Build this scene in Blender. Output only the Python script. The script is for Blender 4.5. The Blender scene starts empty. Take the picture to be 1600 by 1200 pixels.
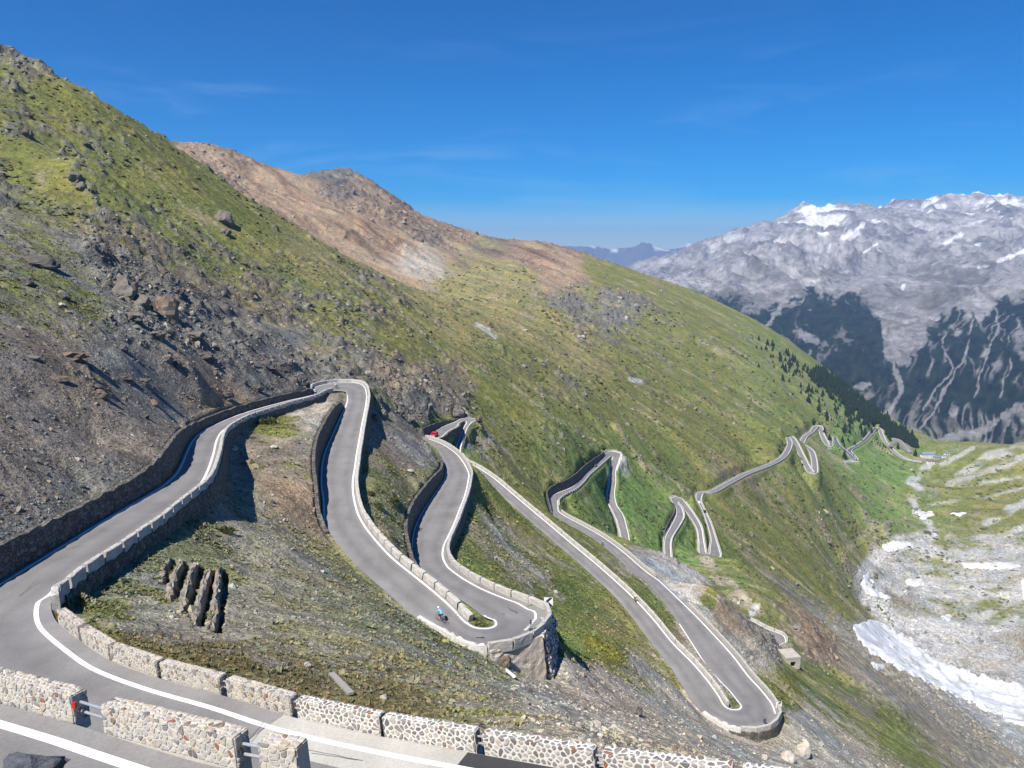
import bpy, bmesh, math, random
import numpy as np
from mathutils import Vector, Matrix

random.seed(7)
rng = np.random.default_rng(7)
scene = bpy.context.scene
COL = scene.collection

# ------------------------------------------------------------------ camera, sky, sun, exposure
F_PX, PITCH = 1180.0, math.radians(9.9)
CP, SP = math.cos(PITCH), math.sin(PITCH)
cam_d = bpy.data.cameras.new("camera")
cam = bpy.data.objects.new("camera", cam_d)
COL.objects.link(cam)
cam_d.sensor_width = 36.0
cam_d.lens = 36.0 * F_PX / 1600.0
cam_d.clip_start, cam_d.clip_end = 0.1, 200000.0
cam.location = (0, 0, 0)
cam.rotation_euler = (math.radians(90) - PITCH, 0, 0)
scene.camera = cam

SUN_EL, SUN_AZ = math.radians(53), math.radians(-143)     # azimuth from +Y towards +X: behind the station, to its left
world = bpy.data.worlds.new("World")
scene.world = world
world.use_nodes = True
wn, wl = world.node_tree.nodes, world.node_tree.links
sky = wn.new("ShaderNodeTexSky")
sky.sky_type = 'NISHITA'
sky.sun_disc = False
sky.sun_elevation = SUN_EL
sky.sun_rotation = SUN_AZ
sky.altitude = 2700
sky.air_density = 1.0
sky.dust_density = 0.0
sky.ozone_density = 3.0
wn["Background"].inputs["Strength"].default_value = 0.078
sat = wn.new("ShaderNodeHueSaturation")
sat.inputs["Saturation"].default_value = 2.1
sat.inputs["Hue"].default_value = 0.508
sat.inputs["Value"].default_value = 1.0
wl.new(sky.outputs[0], sat.inputs["Color"])
# thin cirrus
tcw = wn.new("ShaderNodeTexCoord"); mpw = wn.new("ShaderNodeMapping"); mpw.inputs["Rotation"].default_value = (0, math.radians(-9), 0); mpw.inputs["Scale"].default_value = (2.6, 2.6, 17.0)
wl.new(tcw.outputs["Generated"], mpw.inputs[0])
nzw = wn.new("ShaderNodeTexNoise"); nzw.inputs["Scale"].default_value = 1.3; nzw.inputs["Detail"].default_value = 6; nzw.inputs["Roughness"].default_value = .6; nzw.inputs["Distortion"].default_value = .5
wl.new(mpw.outputs[0], nzw.inputs["Vector"])
rw = wn.new("ShaderNodeMapRange"); rw.inputs[1].default_value = .54; rw.inputs[2].default_value = .82; rw.inputs[4].default_value = .20; wl.new(nzw.outputs[0], rw.inputs[0])
szw = wn.new("ShaderNodeSeparateXYZ"); wl.new(tcw.outputs["Generated"], szw.inputs[0])
ezw = wn.new("ShaderNodeMapRange"); ezw.inputs[1].default_value = .13; ezw.inputs[2].default_value = .27; ezw.inputs[3].default_value = 1.0; ezw.inputs[4].default_value = .12; wl.new(szw.outputs[2], ezw.inputs[0])
muw = wn.new("ShaderNodeMath"); muw.operation = 'MULTIPLY'; wl.new(rw.outputs[0], muw.inputs[0]); wl.new(ezw.outputs[0], muw.inputs[1])
mxw = wn.new("ShaderNodeMix"); mxw.data_type = 'RGBA'; wl.new(muw.outputs[0], mxw.inputs[0]); wl.new(sat.outputs[0], mxw.inputs[6]); mxw.inputs[7].default_value = (5.2, 7.2, 9.5, 1)
wl.new(mxw.outputs[2], wn["Background"].inputs[0])

sun_d = bpy.data.lights.new("sun", 'SUN')
sun_d.energy = 5.0
sun_d.angle = math.radians(0.5)
sun_d.color = (1.0, 0.955, 0.89)
sun = bpy.data.objects.new("sun", sun_d)
COL.objects.link(sun)
to_sun = Vector((math.sin(SUN_AZ) * math.cos(SUN_EL), math.cos(SUN_AZ) * math.cos(SUN_EL), math.sin(SUN_EL)))
sun.rotation_euler = to_sun.to_track_quat('Z', 'Y').to_euler()
sun.location = to_sun * 50

scene.view_settings.view_transform = 'Standard'
scene.view_settings.look = 'None'
scene.view_settings.exposure = 0.68
scene.view_settings.gamma = 1.0
scene.view_settings.use_curve_mapping = False
scene.cycles.max_bounces = 5
scene.cycles.diffuse_bounces = 1
scene.cycles.volume_bounces = 0
scene.cycles.use_denoising = True

# ------------------------------------------------------------------ survey helpers (photo pixel -> ray from the station)
def rdir(u, v):
    u = np.asarray(u, float); v = np.asarray(v, float)
    a = (u - 800.0) / F_PX; b = (600.0 - v) / F_PX
    return np.stack([a, CP + b * SP, -SP + b * CP], -1)      # camera depth 1
def at_depth(u, v, D):
    return rdir(u, v) * np.asarray(D, float)[..., None]
def at_z(u, v, z):
    d = rdir(u, v)
    return d * (np.asarray(z, float) / d[..., 2])[..., None]
def to_px(p):
    p = np.asarray(p, float)
    D = p[..., 1] * CP - p[..., 2] * SP
    yc = p[..., 1] * SP + p[..., 2] * CP
    return 800 + F_PX * p[..., 0] / D, 600 - F_PX * yc / D, D

# ------------------------------------------------------------------ numpy noise
from concurrent.futures import ThreadPoolExecutor
_prng = np.random.default_rng(99)
_PERM = np.concatenate([_prng.permutation(256)] * 3).astype(np.int32)
_ang = (np.arange(256) * (2 * math.pi / 256)).astype(np.float32)
_GX = np.cos(_ang) * 1.5; _GY = np.sin(_ang) * 1.5
def _perlin1(x, y, seed):
    xi = np.floor(x); yi = np.floor(y); fx = (x - xi).astype(np.float32); fy = (y - yi).astype(np.float32)
    ix = xi.astype(np.int64) & 255; iy = (yi.astype(np.int64) + seed * 37) & 255
    ux = fx * fx * fx * (fx * (fx * 6 - 15) + 10); uy = fy * fy * fy * (fy * (fy * 6 - 15) + 10)
    p0 = _PERM[ix] + iy; p1 = _PERM[ix + 1] + iy
    def g(p, ox, oy):
        h = _PERM[p]
        return _GX[h] * (fx - ox) + _GY[h] * (fy - oy)
    a = g(p0, 0, 0); a += ux * (g(p1, 1, 0) - a)
    c_ = g(p0 + 1, 0, 1); c_ += ux * (g(p1 + 1, 1, 1) - c_)
    a += uy * (c_ - a)
    return a
_POOL = ThreadPoolExecutor(4)
def perlin(x, y, seed=0):
    x = np.asarray(x); y = np.asarray(y)
    if x.ndim < 2 or x.shape[0] < 64:
        return _perlin1(x, y, seed)
    k = max(8, x.shape[0] // 40); out = np.empty(x.shape, np.float32)
    def run(i):
        out[i:i + k] = _perlin1(x[i:i + k], y[i:i + k], seed)
    list(_POOL.map(run, range(0, x.shape[0], k)))
    return out
def fbm(x, y, seed=0, octv=4, gain=0.5):
    s = 0; a = 1; t = 0
    for k in range(octv):
        s = s + a * perlin(x * 2 ** k + 17.3 * k, y * 2 ** k - 9.1 * k, seed + k); t += a; a *= gain
    return s / t
def ridged(x, y, seed=0, octv=4, gain=0.5):
    s = 0; a = 1; t = 0
    for k in range(octv):
        s = s + a * (1 - np.abs(perlin(x * 2 ** k + 17.3 * k, y * 2 ** k - 9.1 * k, seed + k))) ** 2; t += a; a *= gain
    return s / t
def sstep(a, b, x):
    t = np.clip((x - a) / (b - a), 0, 1)
    return t * t * (3 - 2 * t)

# ------------------------------------------------------------------ the road, surveyed as pairs of edges (left, right in the downhill sense)
PH = 0.85                                                    # parapet height
class Leg:
    pass
def leg(name, rows, zs, wdef=4.6, sub=6):
    """rows: (L, R) with L/R a pixel pair, or None plus width; zs: {row: height}; a pixel triple (u, v, dz) lies dz above the road"""
    n = len(rows)
    zk = sorted(zs); s = np.arange(n, dtype=float)
    for it in range(12):
        z = np.interp(s, s[zk], [zs[k] for k in zk])
        Lp = np.full((n, 3), np.nan); Rp = np.full((n, 3), np.nan); W = np.zeros(n)
        for i, r in enumerate(rows):
            l, rr = r[0], r[1]
            W[i] = r[2] if len(r) > 2 else wdef
            for q, P in ((l, Lp), (rr, Rp)):
                if q is not None:
                    dz = q[2] if len(q) > 2 else 0.0
                    P[i] = at_z(q[0], q[1], z[i] + dz); P[i, 2] = z[i]
        base = np.where(np.isnan(Lp), Rp, Lp)
        both = ~np.isnan(Lp[:, 0]) & ~np.isnan(Rp[:, 0])
        base[both] = 0.5 * (Lp[both] + Rp[both])
        tg = np.gradient(base[:, :2], axis=0); tg /= np.linalg.norm(tg, axis=1)[:, None] + 1e-9
        nl = np.stack([-tg[:, 1], tg[:, 0]], -1)              # to the left
        C = base.copy()
        for i, r in enumerate(rows):
            if r[0] is None and r[1] is not None:
                Lp[i] = Rp[i]; Lp[i, :2] += nl[i] * W[i]
            elif r[1] is None and r[0] is not None:
                Rp[i] = Lp[i]; Rp[i, :2] -= nl[i] * W[i]
            if r[0] is not None and r[0] is r[1]:
                Lp[i, :2] = base[i, :2] + nl[i] * W[i] / 2; Rp[i, :2] = base[i, :2] - nl[i] * W[i] / 2
        C = 0.5 * (Lp + Rp)
        step = np.linalg.norm(np.diff(C[:, :2], axis=0), axis=1)
        s = np.concatenate([[0], np.cumsum(step)])
    def smooth(P):
        out = []
        for i in range(n - 1):
            p0 = P[max(i - 1, 0)]; p1 = P[i]; p2 = P[i + 1]; p3 = P[min(i + 2, n - 1)]
            for k in range(sub):
                t = k / sub
                out.append(0.5 * ((2 * p1) + (p2 - p0) * t + (2 * p0 - 5 * p1 + 4 * p2 - p3) * t * t + (3 * p1 - p0 - 3 * p2 + p3) * t ** 3))
        out.append(P[-1]); return np.array(out)
    g = Leg(); g.name = name; g.sub = sub
    g.L = smooth(Lp); g.R = smooth(Rp); g.C = 0.5 * (g.L + g.R)
    tc_ = np.gradient(g.C[:, :2], axis=0); tc_ /= np.linalg.norm(tc_, axis=1)[:, None] + 1e-9
    lr_ = (g.L - g.R)[:, :2]
    g.hw = 0.5 * np.maximum(np.abs(tc_[:, 0] * lr_[:, 1] - tc_[:, 1] * lr_[:, 0]), .55 * np.linalg.norm(lr_, axis=1))
    g.N = {}
    for key, P, sg in (("L", g.L, 1), ("R", g.R, -1)):
        pair = sg * lr_ / (np.linalg.norm(lr_, axis=1)[:, None] + 1e-9)
        te = np.zeros((len(P), 2)); te[2:-2] = P[4:, :2] - P[:-4, :2]; te[:2] = te[2]; te[-2:] = te[-3]
        ln_ = np.linalg.norm(te, axis=1)[:, None]; te = te / (ln_ + 1e-9); pn = np.stack([-te[:, 1], te[:, 0]], -1) * sg
        okn = ((pn * pair).sum(1) > .35)[:, None] & (ln_ > .6)
        nn = np.where(okn, pn, pair); nn = np.stack([np.convolve(np.pad(nn[:, k], 2, mode='edge'), np.ones(5) / 5, 'valid') for k in (0, 1)], -1)
        g.N[key] = nn / (np.linalg.norm(nn, axis=1)[:, None] + 1e-9)
    g.row = np.arange(len(g.C)) / sub
    g.hl = {}; g.hr = {}
    return g
def c(u, v, w):
    p = (u, v); return (p, p, w)

T = PH
A_ROWS = [(None, (470, 1222), 6), (None, (383, 1205), 6), (None, (312, 1192), 6), (None, (215, 1163), 6), (None, (161, 1146), 6),
          (None, (117, 1132), 6), (None, (0, 1099), 6), (None, (-120, 1066), 6)]
A_ROWS = [((r[1][0], r[1][1]), None, 6.0) for r in A_ROWS][::-1]     # the wall stands on the left going up
A = leg("A", A_ROWS, {0: -14.6, 7: -13.2})
B = leg("B", [
    (None, (1300, 1262), 6), (None, (1142, 1238), 6), (None, (945, 1212), 6), (None, (759, 1180), 6), (None, (603, 1152), 6), (None, (464, 1122), 6),
    (None, (356, 1089), 6.2), (None, (253, 1061), 6.6), (None, (175, 1033), 7.5), (None, (128, 1003), 8.5), (None, (91, 974), 9), (None, (80, 952), 9), (None, (81, 930, .2), 8.5),
    ((-40, 932), (90, 912, T)), ((0, 909), (108, 895, T)), ((52, 877), (144, 870, T)), ((95, 851), (180, 849, T)), ((137, 825), (215, 825, T)),
    ((180, 800), (245, 806, T)), ((220, 777), (272, 784, T)), ((250, 759), (300, 763, T)), ((270, 741), (322, 745, T)), ((280, 725), (333, 725, T)),
    ((288, 707), (341, 700, T)), ((299, 687), (346, 678, T)), ((320, 670), (357, 663, T)), ((357, 653), (385, 648, T)), ((395, 640), (413, 639, T)),
    ((447, 626), (455, 626, T)), ((486, 617), (490, 617, T)),
    ((490, 611), (510, 613)), ((488, 606), (523, 611)), ((500, 601.5), (532, 611)), ((520, 598), (536, 611.5)), ((540, 597.5), (539, 612)), ((556, 598), (541, 613.5)),
    ((567, 601), (541.5, 616)), ((573, 608), (541.5, 620)), ((575.5, 620), (541, 627))],
    {0: -17.6, 4: -20.0, 8: -22.0, 12: -23.0, 29: -33.0, 38: -34.2})
C_ = leg("C", [
    ((575.5, 620), (541, 627)), ((574.5, 632), (537, 638)), ((571, 650), (529, 654)), ((568, 666), (521, 672)), ((564, 690), (511, 694)), ((561, 707), (504.5, 711)),
    ((558, 730), (500.5, 733)), ((555, 752), (500, 757)), ((556, 773), (503, 781)), ((562.5, 800), None, 5.6), ((573, 820), None, 5.4), ((589, 841), None, 5.3),
    ((608, 862), None, 5.2), ((624, 877), None, 5.2), ((653, 900), None, 5.2), ((684, 925), None, 5.2), ((709, 947), None, 5.2), ((725, 965), (691, 986)),
    ((736, 975), (713, 998)), ((745, 979), (738, 1009)), ((752, 980), (765, 1012)), ((760, 980), (792, 1008)), ((768, 978), (820, 999)), ((771, 974), (841, 986)),
    ((769, 969), (856, 967))],
    {0: -34.2, 13: -39.0, 24: -43.0})
D_ = leg("D", [
    ((769, 969), (856, 967)), ((760, 966), (853, 954)), ((753, 962), (838, 948)), ((742, 953), (819, 940)), ((727, 942), (793, 931)), ((712, 933), (762, 918)), ((687, 917), (735, 904)),
    ((666, 899), (715, 891)), ((653, 889), (705, 882)), ((647, 873), (698, 868)), ((643, 855), (699, 852)), ((643, 843), (705, 838)), ((647, 825), (715, 815)),
    ((655, 807), (723, 793)), ((664, 792), (729, 777)), ((677, 773), (733, 762)), ((688, 757), (735, 750)), ((694, 747), (736, 742)), ((695, 731), (733, 733)),
    ((692, 720), (726, 721)), ((688, 712), (718, 711)), ((683, 703), (707, 702)), ((674, 696), (692, 693)), ((663, 688), (672, 685.5)), ((651, 685), (663, 684)),
    ((652, 681), (666, 684)), c(666, 684.5, 4.6), c(679, 682, 4.8), c(690, 673.5, 4.8), c(705, 665.5, 4.8), ((710, 659), (717, 661.5)),
    ((720, 654), (723, 658)), ((732, 652.5), (726, 658)), ((745, 655), (728, 659)), ((739, 659.5), (727.5, 661))],
    {0: -43.0, 10: -47.0, 23: -56.0, 26: -57.2, 34: -62.0})
E_ = leg("E", [
    ((739, 659.5), (727.5, 661)), ((732, 667), (723, 670)), ((728, 677), (719, 680)), ((723, 692), (713, 695)), ((721, 707), (711, 708)), ((728, 720), None, 4.2),
    ((749, 731), None, 4.2), ((772, 746), None, 4.2), ((801, 770), None, 4.2), ((833, 797), None, 4.2), ((863, 822), None, 4.2), ((895, 849), None, 4.2), ((930, 878), None, 4.2),
    ((962, 906), None, 4.2), ((991, 933), None, 4.2), ((1022, 966), (989, 967)), ((1053, 1004), (1018, 1006)), ((1084, 1035), (1046, 1040)), ((1108, 1063), (1065, 1070)),
    ((1124, 1085), (1078, 1092)), ((1132, 1099), (1095, 1110)), ((1138, 1105), (1115, 1124)), ((1144, 1107), (1140, 1136)), ((1150, 1107), (1165, 1141)),
    ((1154, 1105), (1190, 1140)), ((1155, 1102), (1208, 1132)), ((1152, 1097), (1217, 1117))],
    {0: -62.0, 26: -82.0})
F_ = leg("F", [
    ((1152, 1097), (1217, 1117)), ((1146, 1089), (1211, 1100)), ((1137, 1078), (1193, 1077)), ((1125, 1066), (1172, 1054)), ((1103, 1041), (1148, 1023)), ((1080, 1006), (1116, 988)),
    ((1060, 975), (1091, 962)), ((1041, 947), (1066, 938)), (None, (1035, 909), 4.4), (None, (1017, 896), 4.4), (None, (1002, 884), 4.4), (None, (985, 869), 4.4), (None, (961, 850), 4.4),
    (None, (937, 834), 4.4), (None, (908, 818), 4.4), (None, (885, 806), 4.4), ((862, 797), (874, 797)), ((859, 787), (873, 789)), ((858, 779), (873, 782)), ((868, 771), (883, 774)),
    ((888, 763), (899, 766)), ((904, 752), (912, 754)), ((915, 740), (921, 743)), ((931, 726), (938, 728)), ((944, 714), (950, 717)), ((946, 707), (954, 713)),
    ((957, 705), (955.5, 713)), ((971, 709), (957, 714))],
    {0: -82.0, 17: -94.0, 27: -119.0})
G_ = leg("G", [
    ((971, 709), (957, 714)), ((967, 722), (953, 725)), ((963, 735), (952, 738)), ((963, 753), (951, 755)), ((961, 772), (948, 773)), ((964, 788), (949, 785)), ((968, 795), (953, 793)),
    ((975, 806), (962, 811)), ((982, 831), (968, 833)), ((988, 856), (974, 858)), c(1004, 885, 4.6), c(1050, 925, 4.6), c(1115, 952, 4.6), ((1172, 968), (1164, 981)), ((1200, 982), (1186, 994)),
    ((1223, 991), (1203, 1005)), ((1229, 999), (1210, 1011)), ((1228, 1006), (1205, 1015)), ((1217, 1011), (1194, 1019)), c(1190, 1021, 5)],
    {0: -119.0, 9: -131.0, 19: -139.0})
H_ = leg("H", [
    c(1062, 915, 4.8), ((1041, 890), (1054, 890)), ((1038, 867), (1049, 864)), ((1038, 842), (1050, 842)), ((1047, 823), (1063, 820)), ((1055, 807), (1069, 807)), ((1056, 795), (1066, 794)),
    ((1050, 784), (1061, 788)), ((1048, 778), (1060, 786)), ((1056, 776), (1060.5, 785)), ((1066, 779), (1062, 786.5)), ((1071, 785), (1062, 789)), ((1083, 801), (1077, 807)),
    ((1096, 823), (1088, 826)), ((1100, 845), (1091, 845)), ((1103, 862), (1092, 866)), ((1104, 864), (1098, 871)), ((1106, 865), (1112, 874)), ((1108, 864), (1126, 870)),
    ((1109, 855), (1124, 858)), ((1110, 839), (1119, 842)), ((1103, 814), (1111, 817)), ((1096, 795), (1101, 796)), ((1088, 780), (1096, 784)), ((1088, 772), (1097, 776)),
    ((1094, 769), (1101, 771))] + [c(u, v, 5.6) for u, v in
    [(1114, 768), (1136, 756), (1167, 740), (1199, 728), (1221, 716), (1231, 703), (1234, 692), (1231, 684.5)]],
    {0: -143.0, 10: -157.0, 17: -166.0, 25: -183.0, 33: -226.0})
I_ = leg("I", [c(u, v, 6.4) for u, v in
    [(1231, 684.5), (1236, 683), (1241, 689), (1252, 711), (1261, 729), (1267, 738), (1271.5, 739.5), (1273, 730), (1271, 714), (1267, 704), (1259, 698), (1253, 694.5), (1253, 691),
     (1258, 682), (1268, 675), (1275, 666), (1281, 666.5), (1284, 678), (1292, 694), (1297, 697.5), (1298, 690), (1298, 684), (1304, 683), (1306, 689), (1311, 696), (1324, 707),
     (1334, 716.5), (1337, 718), (1331, 710), (1327, 705), (1330, 701), (1340, 696), (1350, 689), (1359, 679), (1365, 672), (1370, 668.5), (1374, 670), (1377.5, 679),
     (1382.5, 690), (1389, 696), (1396, 705), (1410, 715), (1422, 719), (1440, 722)]],
    {0: -226.0, 5: -237.0, 15: -266.0, 19: -279.0, 27: -296.0, 35: -323.0, 43: -343.0}, sub=5)
J_ = leg("J", [c(u, v, 6.4) for u, v in [(1391, 698), (1394, 694), (1400, 690), (1397, 685.5), (1404, 688), (1411, 697), (1418, 705), (1423, 707), (1419, 700), (1415, 694)]],
    {0: -331.0, 9: -338.0}, sub=5)
LEGS = [A, B, C_, D_, E_, F_, G_, H_, I_, J_]
# ground level next to the road, metres above (+) or below (-) its surface: {row: h}
B.hl = {0: 3.0, 13: 2.4, 14: 2.3, 17: 1.9, 19: 2.0, 21: 2.9, 22: 3.0, 23: 2.7, 24: 2.0, 25: 1.4, 26: 1.3, 29: 1.3, 30: .6, 31: -.4, 33: -1, 36: -1.5, 38: -3.2}
B.hr = {0: -1.0, 6: -.8, 9: -.6, 12: -.8, 14: -1.3, 17: -1.2, 19: -1.6, 20: -2.2, 21: -3.2, 22: -4.2, 23: -4.5, 24: -3.6, 25: -2.2, 26: -1.4, 28: -1.2, 29: -1.2, 30: -1.0}
C_.hl = {0: -3.2, 2: -4.0, 3: -2.4, 5: -1.3, 8: -1.2, 12: -.9, 14: -.5, 17: .05, 24: .05}
C_.hr = {1: 1.5, 2: 2.6, 3: 3.2, 5: 3.4, 8: 2.8, 9: 1.6, 10: .5, 11: .2, 14: .3, 17: .4, 18: .5, 19: .1, 20: -.9, 21: -2.2, 22: -4.2, 23: -5.5, 24: -4.5}
D_.hr = {0: -4.5, 1: -2.6, 2: -1.2, 4: -.6, 9: -1.1, 12: -1.8, 16: -1.4, 22: -1.5, 24: -1.2, 26: -1.5, 29: -1.5, 31: -1.0}
D_.hl = {0: .05, 5: .05, 6: .3, 8: 1.2, 9: 2.2, 11: 2.9, 13: 3.2, 15: 3.0, 17: 2.2, 18: 1.4, 19: .4, 23: .3, 25: 2.2, 27: 2.8, 29: 1.5, 30: .6, 33: -1.5, 34: -3}
E_.hl = {0: -3.5, 2: -3.5, 3: -1.5, 5: -1, 14: -.9, 20: -.4}
E_.hr = {0: 1.0, 3: 1.6, 6: .4, 14: .5, 19: .3, 21: .3, 22: -.6, 23: -1.6, 24: -2.0, 25: -2.2, 26: -2.0}
F_.hr = {0: -2.0, 3: -1.2, 8: -.9, 15: -1, 16: -.8, 19: -1.5, 24: -1.5}
F_.hl = {5: .3, 10: .5, 15: 1.2, 17: 2.2, 19: 3.2, 21: 3.6, 23: 3.2, 24: 2.2, 26: 0, 27: -4}
G_.hl = {0: -4.5, 1: -3.0, 3: -1.2, 9: -1}
G_.hr = {1: 1.2, 4: 1.5, 9: 1.0}
A.hl = {0: -1.2, 7: -1.2}
A.hr = {0: .2, 7: .2}

# ------------------------------------------------------------------ terrain: surveyed spots (pixel, camera depth) -> smooth relief
SPOTS = """
0 700 68;0 600 82;0 500 105;0 400 135;0 330 165;-60 320 168;-60 700 64;150 790 73;150 690 86;150 600 101;150 480 130;150 385 165;210 440 165;200 560 118;210 660 96;300 570 136;300 465 178;300 640 120
400 540 188;400 590 161;450 565 196;490 590 200;500 580 212;250 520 141;80 560 95;80 450 126
0 300 275;0 200 325;0 92 400;-60 70 380;150 368 262;150 250 310;130 148 400;200 185 430;260 225 455;200 330 330;300 450 272;300 350 350;340 290 450;400 520 258;400 420 350;420 338 465;450 360 470
500 570 255;500 470 345;520 397 480;560 425 490;620 460 520;600 560 300;600 500 380;600 445 510;640 600 265;590 640 192;600 615 215;620 650 195;560 585 235
700 620 310;700 560 390;700 500 530;700 460 720;700 520 480;800 680 320;800 600 430;800 520 620;800 470 880;900 700 370;900 620 530;900 540 770;900 480 1150;880 730 305
1000 700 535;1000 600 780;1000 500 1200;1000 430 1900;1100 740 610;1100 650 800;1100 560 1150;1100 474 1950;1200 690 890;1200 600 1180;1200 517 1900;1300 640 1270;1300 588 1800;1370 650 1420;1400 684 1480;1250 550 1850;1340 620 1650
940 412 1850;1050 452 1950;1150 490 1920
340 228 1500;270 226 1500;400 262 1600;450 286 1700;480 273 1780;535 265 1800;600 300 1800;650 336 1800;740 372 1720;800 373 1700;860 376 1700;890 390 1720
640 430 1000;600 400 1120;560 350 1250;500 330 1250;420 300 1350;700 420 1200;760 440 1100;800 425 1250;880 430 1320;550 300 1580;650 375 1400;600 340 1500;840 400 1480;720 395 1450;700 385 1500
600 1085 40;600 1000 55;600 940 78;450 1062 41.5;450 950 62;450 850 84;450 780 104;470 720 125;430 700 127;430 662 148;460 642 160;500 630 176;340 772 98;381 784 97;280 802 84;400 760 107;220 843 71;187 862 64.5
119 918 53;103 951 49;150 962 50;140 935 54;300 930 58;300 1000 48.5;350 1012 46.5;330 1052 41;200 1002 45.5;380 870 76;300 850 72;250 900 61;400 720 118
850 1120 36;850 1100 50;850 1080 68;840 1066 82;780 1060 68;780 1100 45;800 1037 85;822 1050 86.5;846 1060 88;780 1021 84;758 1030 79;700 1040 62;700 1090 41.5;720 1015 82;640 960 80;650 1000 62;960 1060 105;960 1000 126;1000 1060 124;950 1120 70;1050 1100 124;1060 1080 132;1050 1150 85;950 1165 45;1150 1165 120;1150 1200 70
900 1100 62;890 1030 98;870 1050 92;920 1010 112
1220 1145 134;1200 1160 128;1260 1130 143;1300 1150 148;1350 1190 150;1400 1190 180;1500 1190 255;1600 1190 420;1600 1100 570;1500 1100 490;1500 1140 380;1450 1060 575;1400 1000 650;1350 950 690;1300 1000 430;1300 900 640;1250 950 460;1250 850 640;1200 800 660;1300 800 840;1350 870 850;1400 800 1020
1430 740 1215;1455 728 1250;1500 760 1140;1550 840 935;1600 900 815;1600 1000 670;1600 800 1000;1600 720 1170;1560 700 1270;1510 690 1400;1600 690 1230;1660 800 1010;1660 1000 650;1660 1150 470;1480 700 1330;1440 712 1290
1120 920 205;1120 962 208;1150 950 246;1250 1022 274;1250 1075 205;1200 1030 190;1300 1060 285;1350 1085 258;1400 1100 285;1450 1150 280;1430 1050 440;1180 920 315;1150 880 370;1020 830 385;1010 770 455;1100 900 260;1150 1000 190;1200 1085 178
770 820 168;745 775 172;765 790 176;850 900 152;750 880 126;880 960 131;900 1010 114;800 870 150;850 960 122
610 760 130;600 720 142;650 720 163;640 680 183;610 830 112;625 785 128;660 740 150;675 700 185
1060 730 480;1180 760 760;1250 760 820;1150 700 760;1020 900 320
900 1150 32;1050 1180 32;300 1085 34.5;150 1060 40
"""
# ground out of sight behind crests, and under the station (pixel column, row of its bearing, depth)
HIDDEN = """
0 150 620;0 300 1500;150 260 700;260 290 900;420 380 720;520 430 800;620 480 760;400 345 2500;535 345 2700;700 440 2600;850 450 2700;1000 520 2800;1100 560 2800;1200 620 2800;1300 670 2700;1400 720 2400;1480 730 2000;1560 740 2000;1600 740 2000;1660 720 2000
300 340 2500;0 350 2700;1400 710 1900;0 345 215;150 400 212;300 480 225;400 555 225
-100 1250 14;400 1250 14;800 1250 14;1200 1250 14;1700 1250 14;800 1330 6;0 1330 6;1600 1330 6
"""
def parse(s):
    out = []
    for it in s.replace("\n", ";").split(";"):
        it = it.split()
        if len(it) == 3:
            out.append([float(q) for q in it])
    return np.array(out)
sp = parse(SPOTS); hd = parse(HIDDEN)
pts = [at_depth(sp[:, 0], sp[:, 1], sp[:, 2]), at_depth(hd[:, 0], hd[:, 1], hd[:, 2])]
def side_h(tab, row):
    if not tab:
        return np.full(len(row), np.nan)
    ks = sorted(tab); v = np.interp(row, ks, [tab[k] for k in ks])
    return np.where((row < ks[0] - 1e-6) | (row > ks[-1] + 1e-6), np.nan, v)
for g in LEGS:
    g.HL = side_h(g.hl, g.row); g.HR = side_h(g.hr, g.row)
    last = None
    for i in range(len(g.C)):
        rho = np.hypot(*g.C[i, :2])
        if last is not None and np.hypot(*(g.C[i, :2] - last)) < 0.022 * rho:
            continue
        last = g.C[i, :2]
        pts.append(g.C[i:i + 1] - [0, 0, .1])
        for P, H, n in ((g.L, g.HL, g.N['L'][i]), (g.R, g.HR, g.N['R'][i])):
            if not np.isnan(H[i]):
                q = P[i].copy(); q[:2] += n * (0.9 + 0.15 * abs(H[i])); q[2] += H[i]
                pts.append(q[None])
pts = np.concatenate(pts)
def polar(p):
    rho = np.hypot(p[:, 0], p[:, 1])
    return np.arctan2(p[:, 0], p[:, 1]), np.log(rho), p[:, 2] / rho
_th, _lr, _t = polar(pts)
_P = np.stack([_th, _lr], -1)
BETA = 1.35
_n = len(_P)
_d = np.linalg.norm(_P[:, None] - _P[None], axis=2)
_K = _d ** BETA
_K[np.arange(_n), np.arange(_n)] = 0
_M = np.zeros((_n + 3, _n + 3))
_M[:_n, :_n] = -_K + np.eye(_n) * 2e-4 * 0 - 0
_M[:_n, :_n] += np.eye(_n) * 4e-5
_M[:_n, _n] = 1; _M[:_n, _n + 1:] = _P; _M[_n, :_n] = 1; _M[_n + 1:, :_n] = _P.T
_w = np.linalg.solve(_M, np.concatenate([_t, [0, 0, 0]]))
def rbf(th, lr):
    out = np.empty(len(th))
    for i in range(0, len(th), 4000):
        q = np.stack([th[i:i + 4000], lr[i:i + 4000]], -1)
        d2 = (q[:, :1] - _P[:, 0]) ** 2 + (q[:, 1:] - _P[:, 1]) ** 2
        out[i:i + 4000] = -(d2 ** (BETA / 2)) @ _w[:_n] + _w[_n] + q @ _w[_n + 1:]
    return out
NT = 880
TH = np.linspace(-0.72, 0.72, NT)
LR = np.concatenate([np.linspace(math.log(5.0), math.log(24.0), 60, endpoint=False), np.linspace(math.log(24.0), math.log(140.0), 430, endpoint=False),
                     np.linspace(math.log(140.0), math.log(560.0), 360, endpoint=False), np.linspace(math.log(560.0), math.log(3000.0), 330)])
NR = len(LR)
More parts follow.
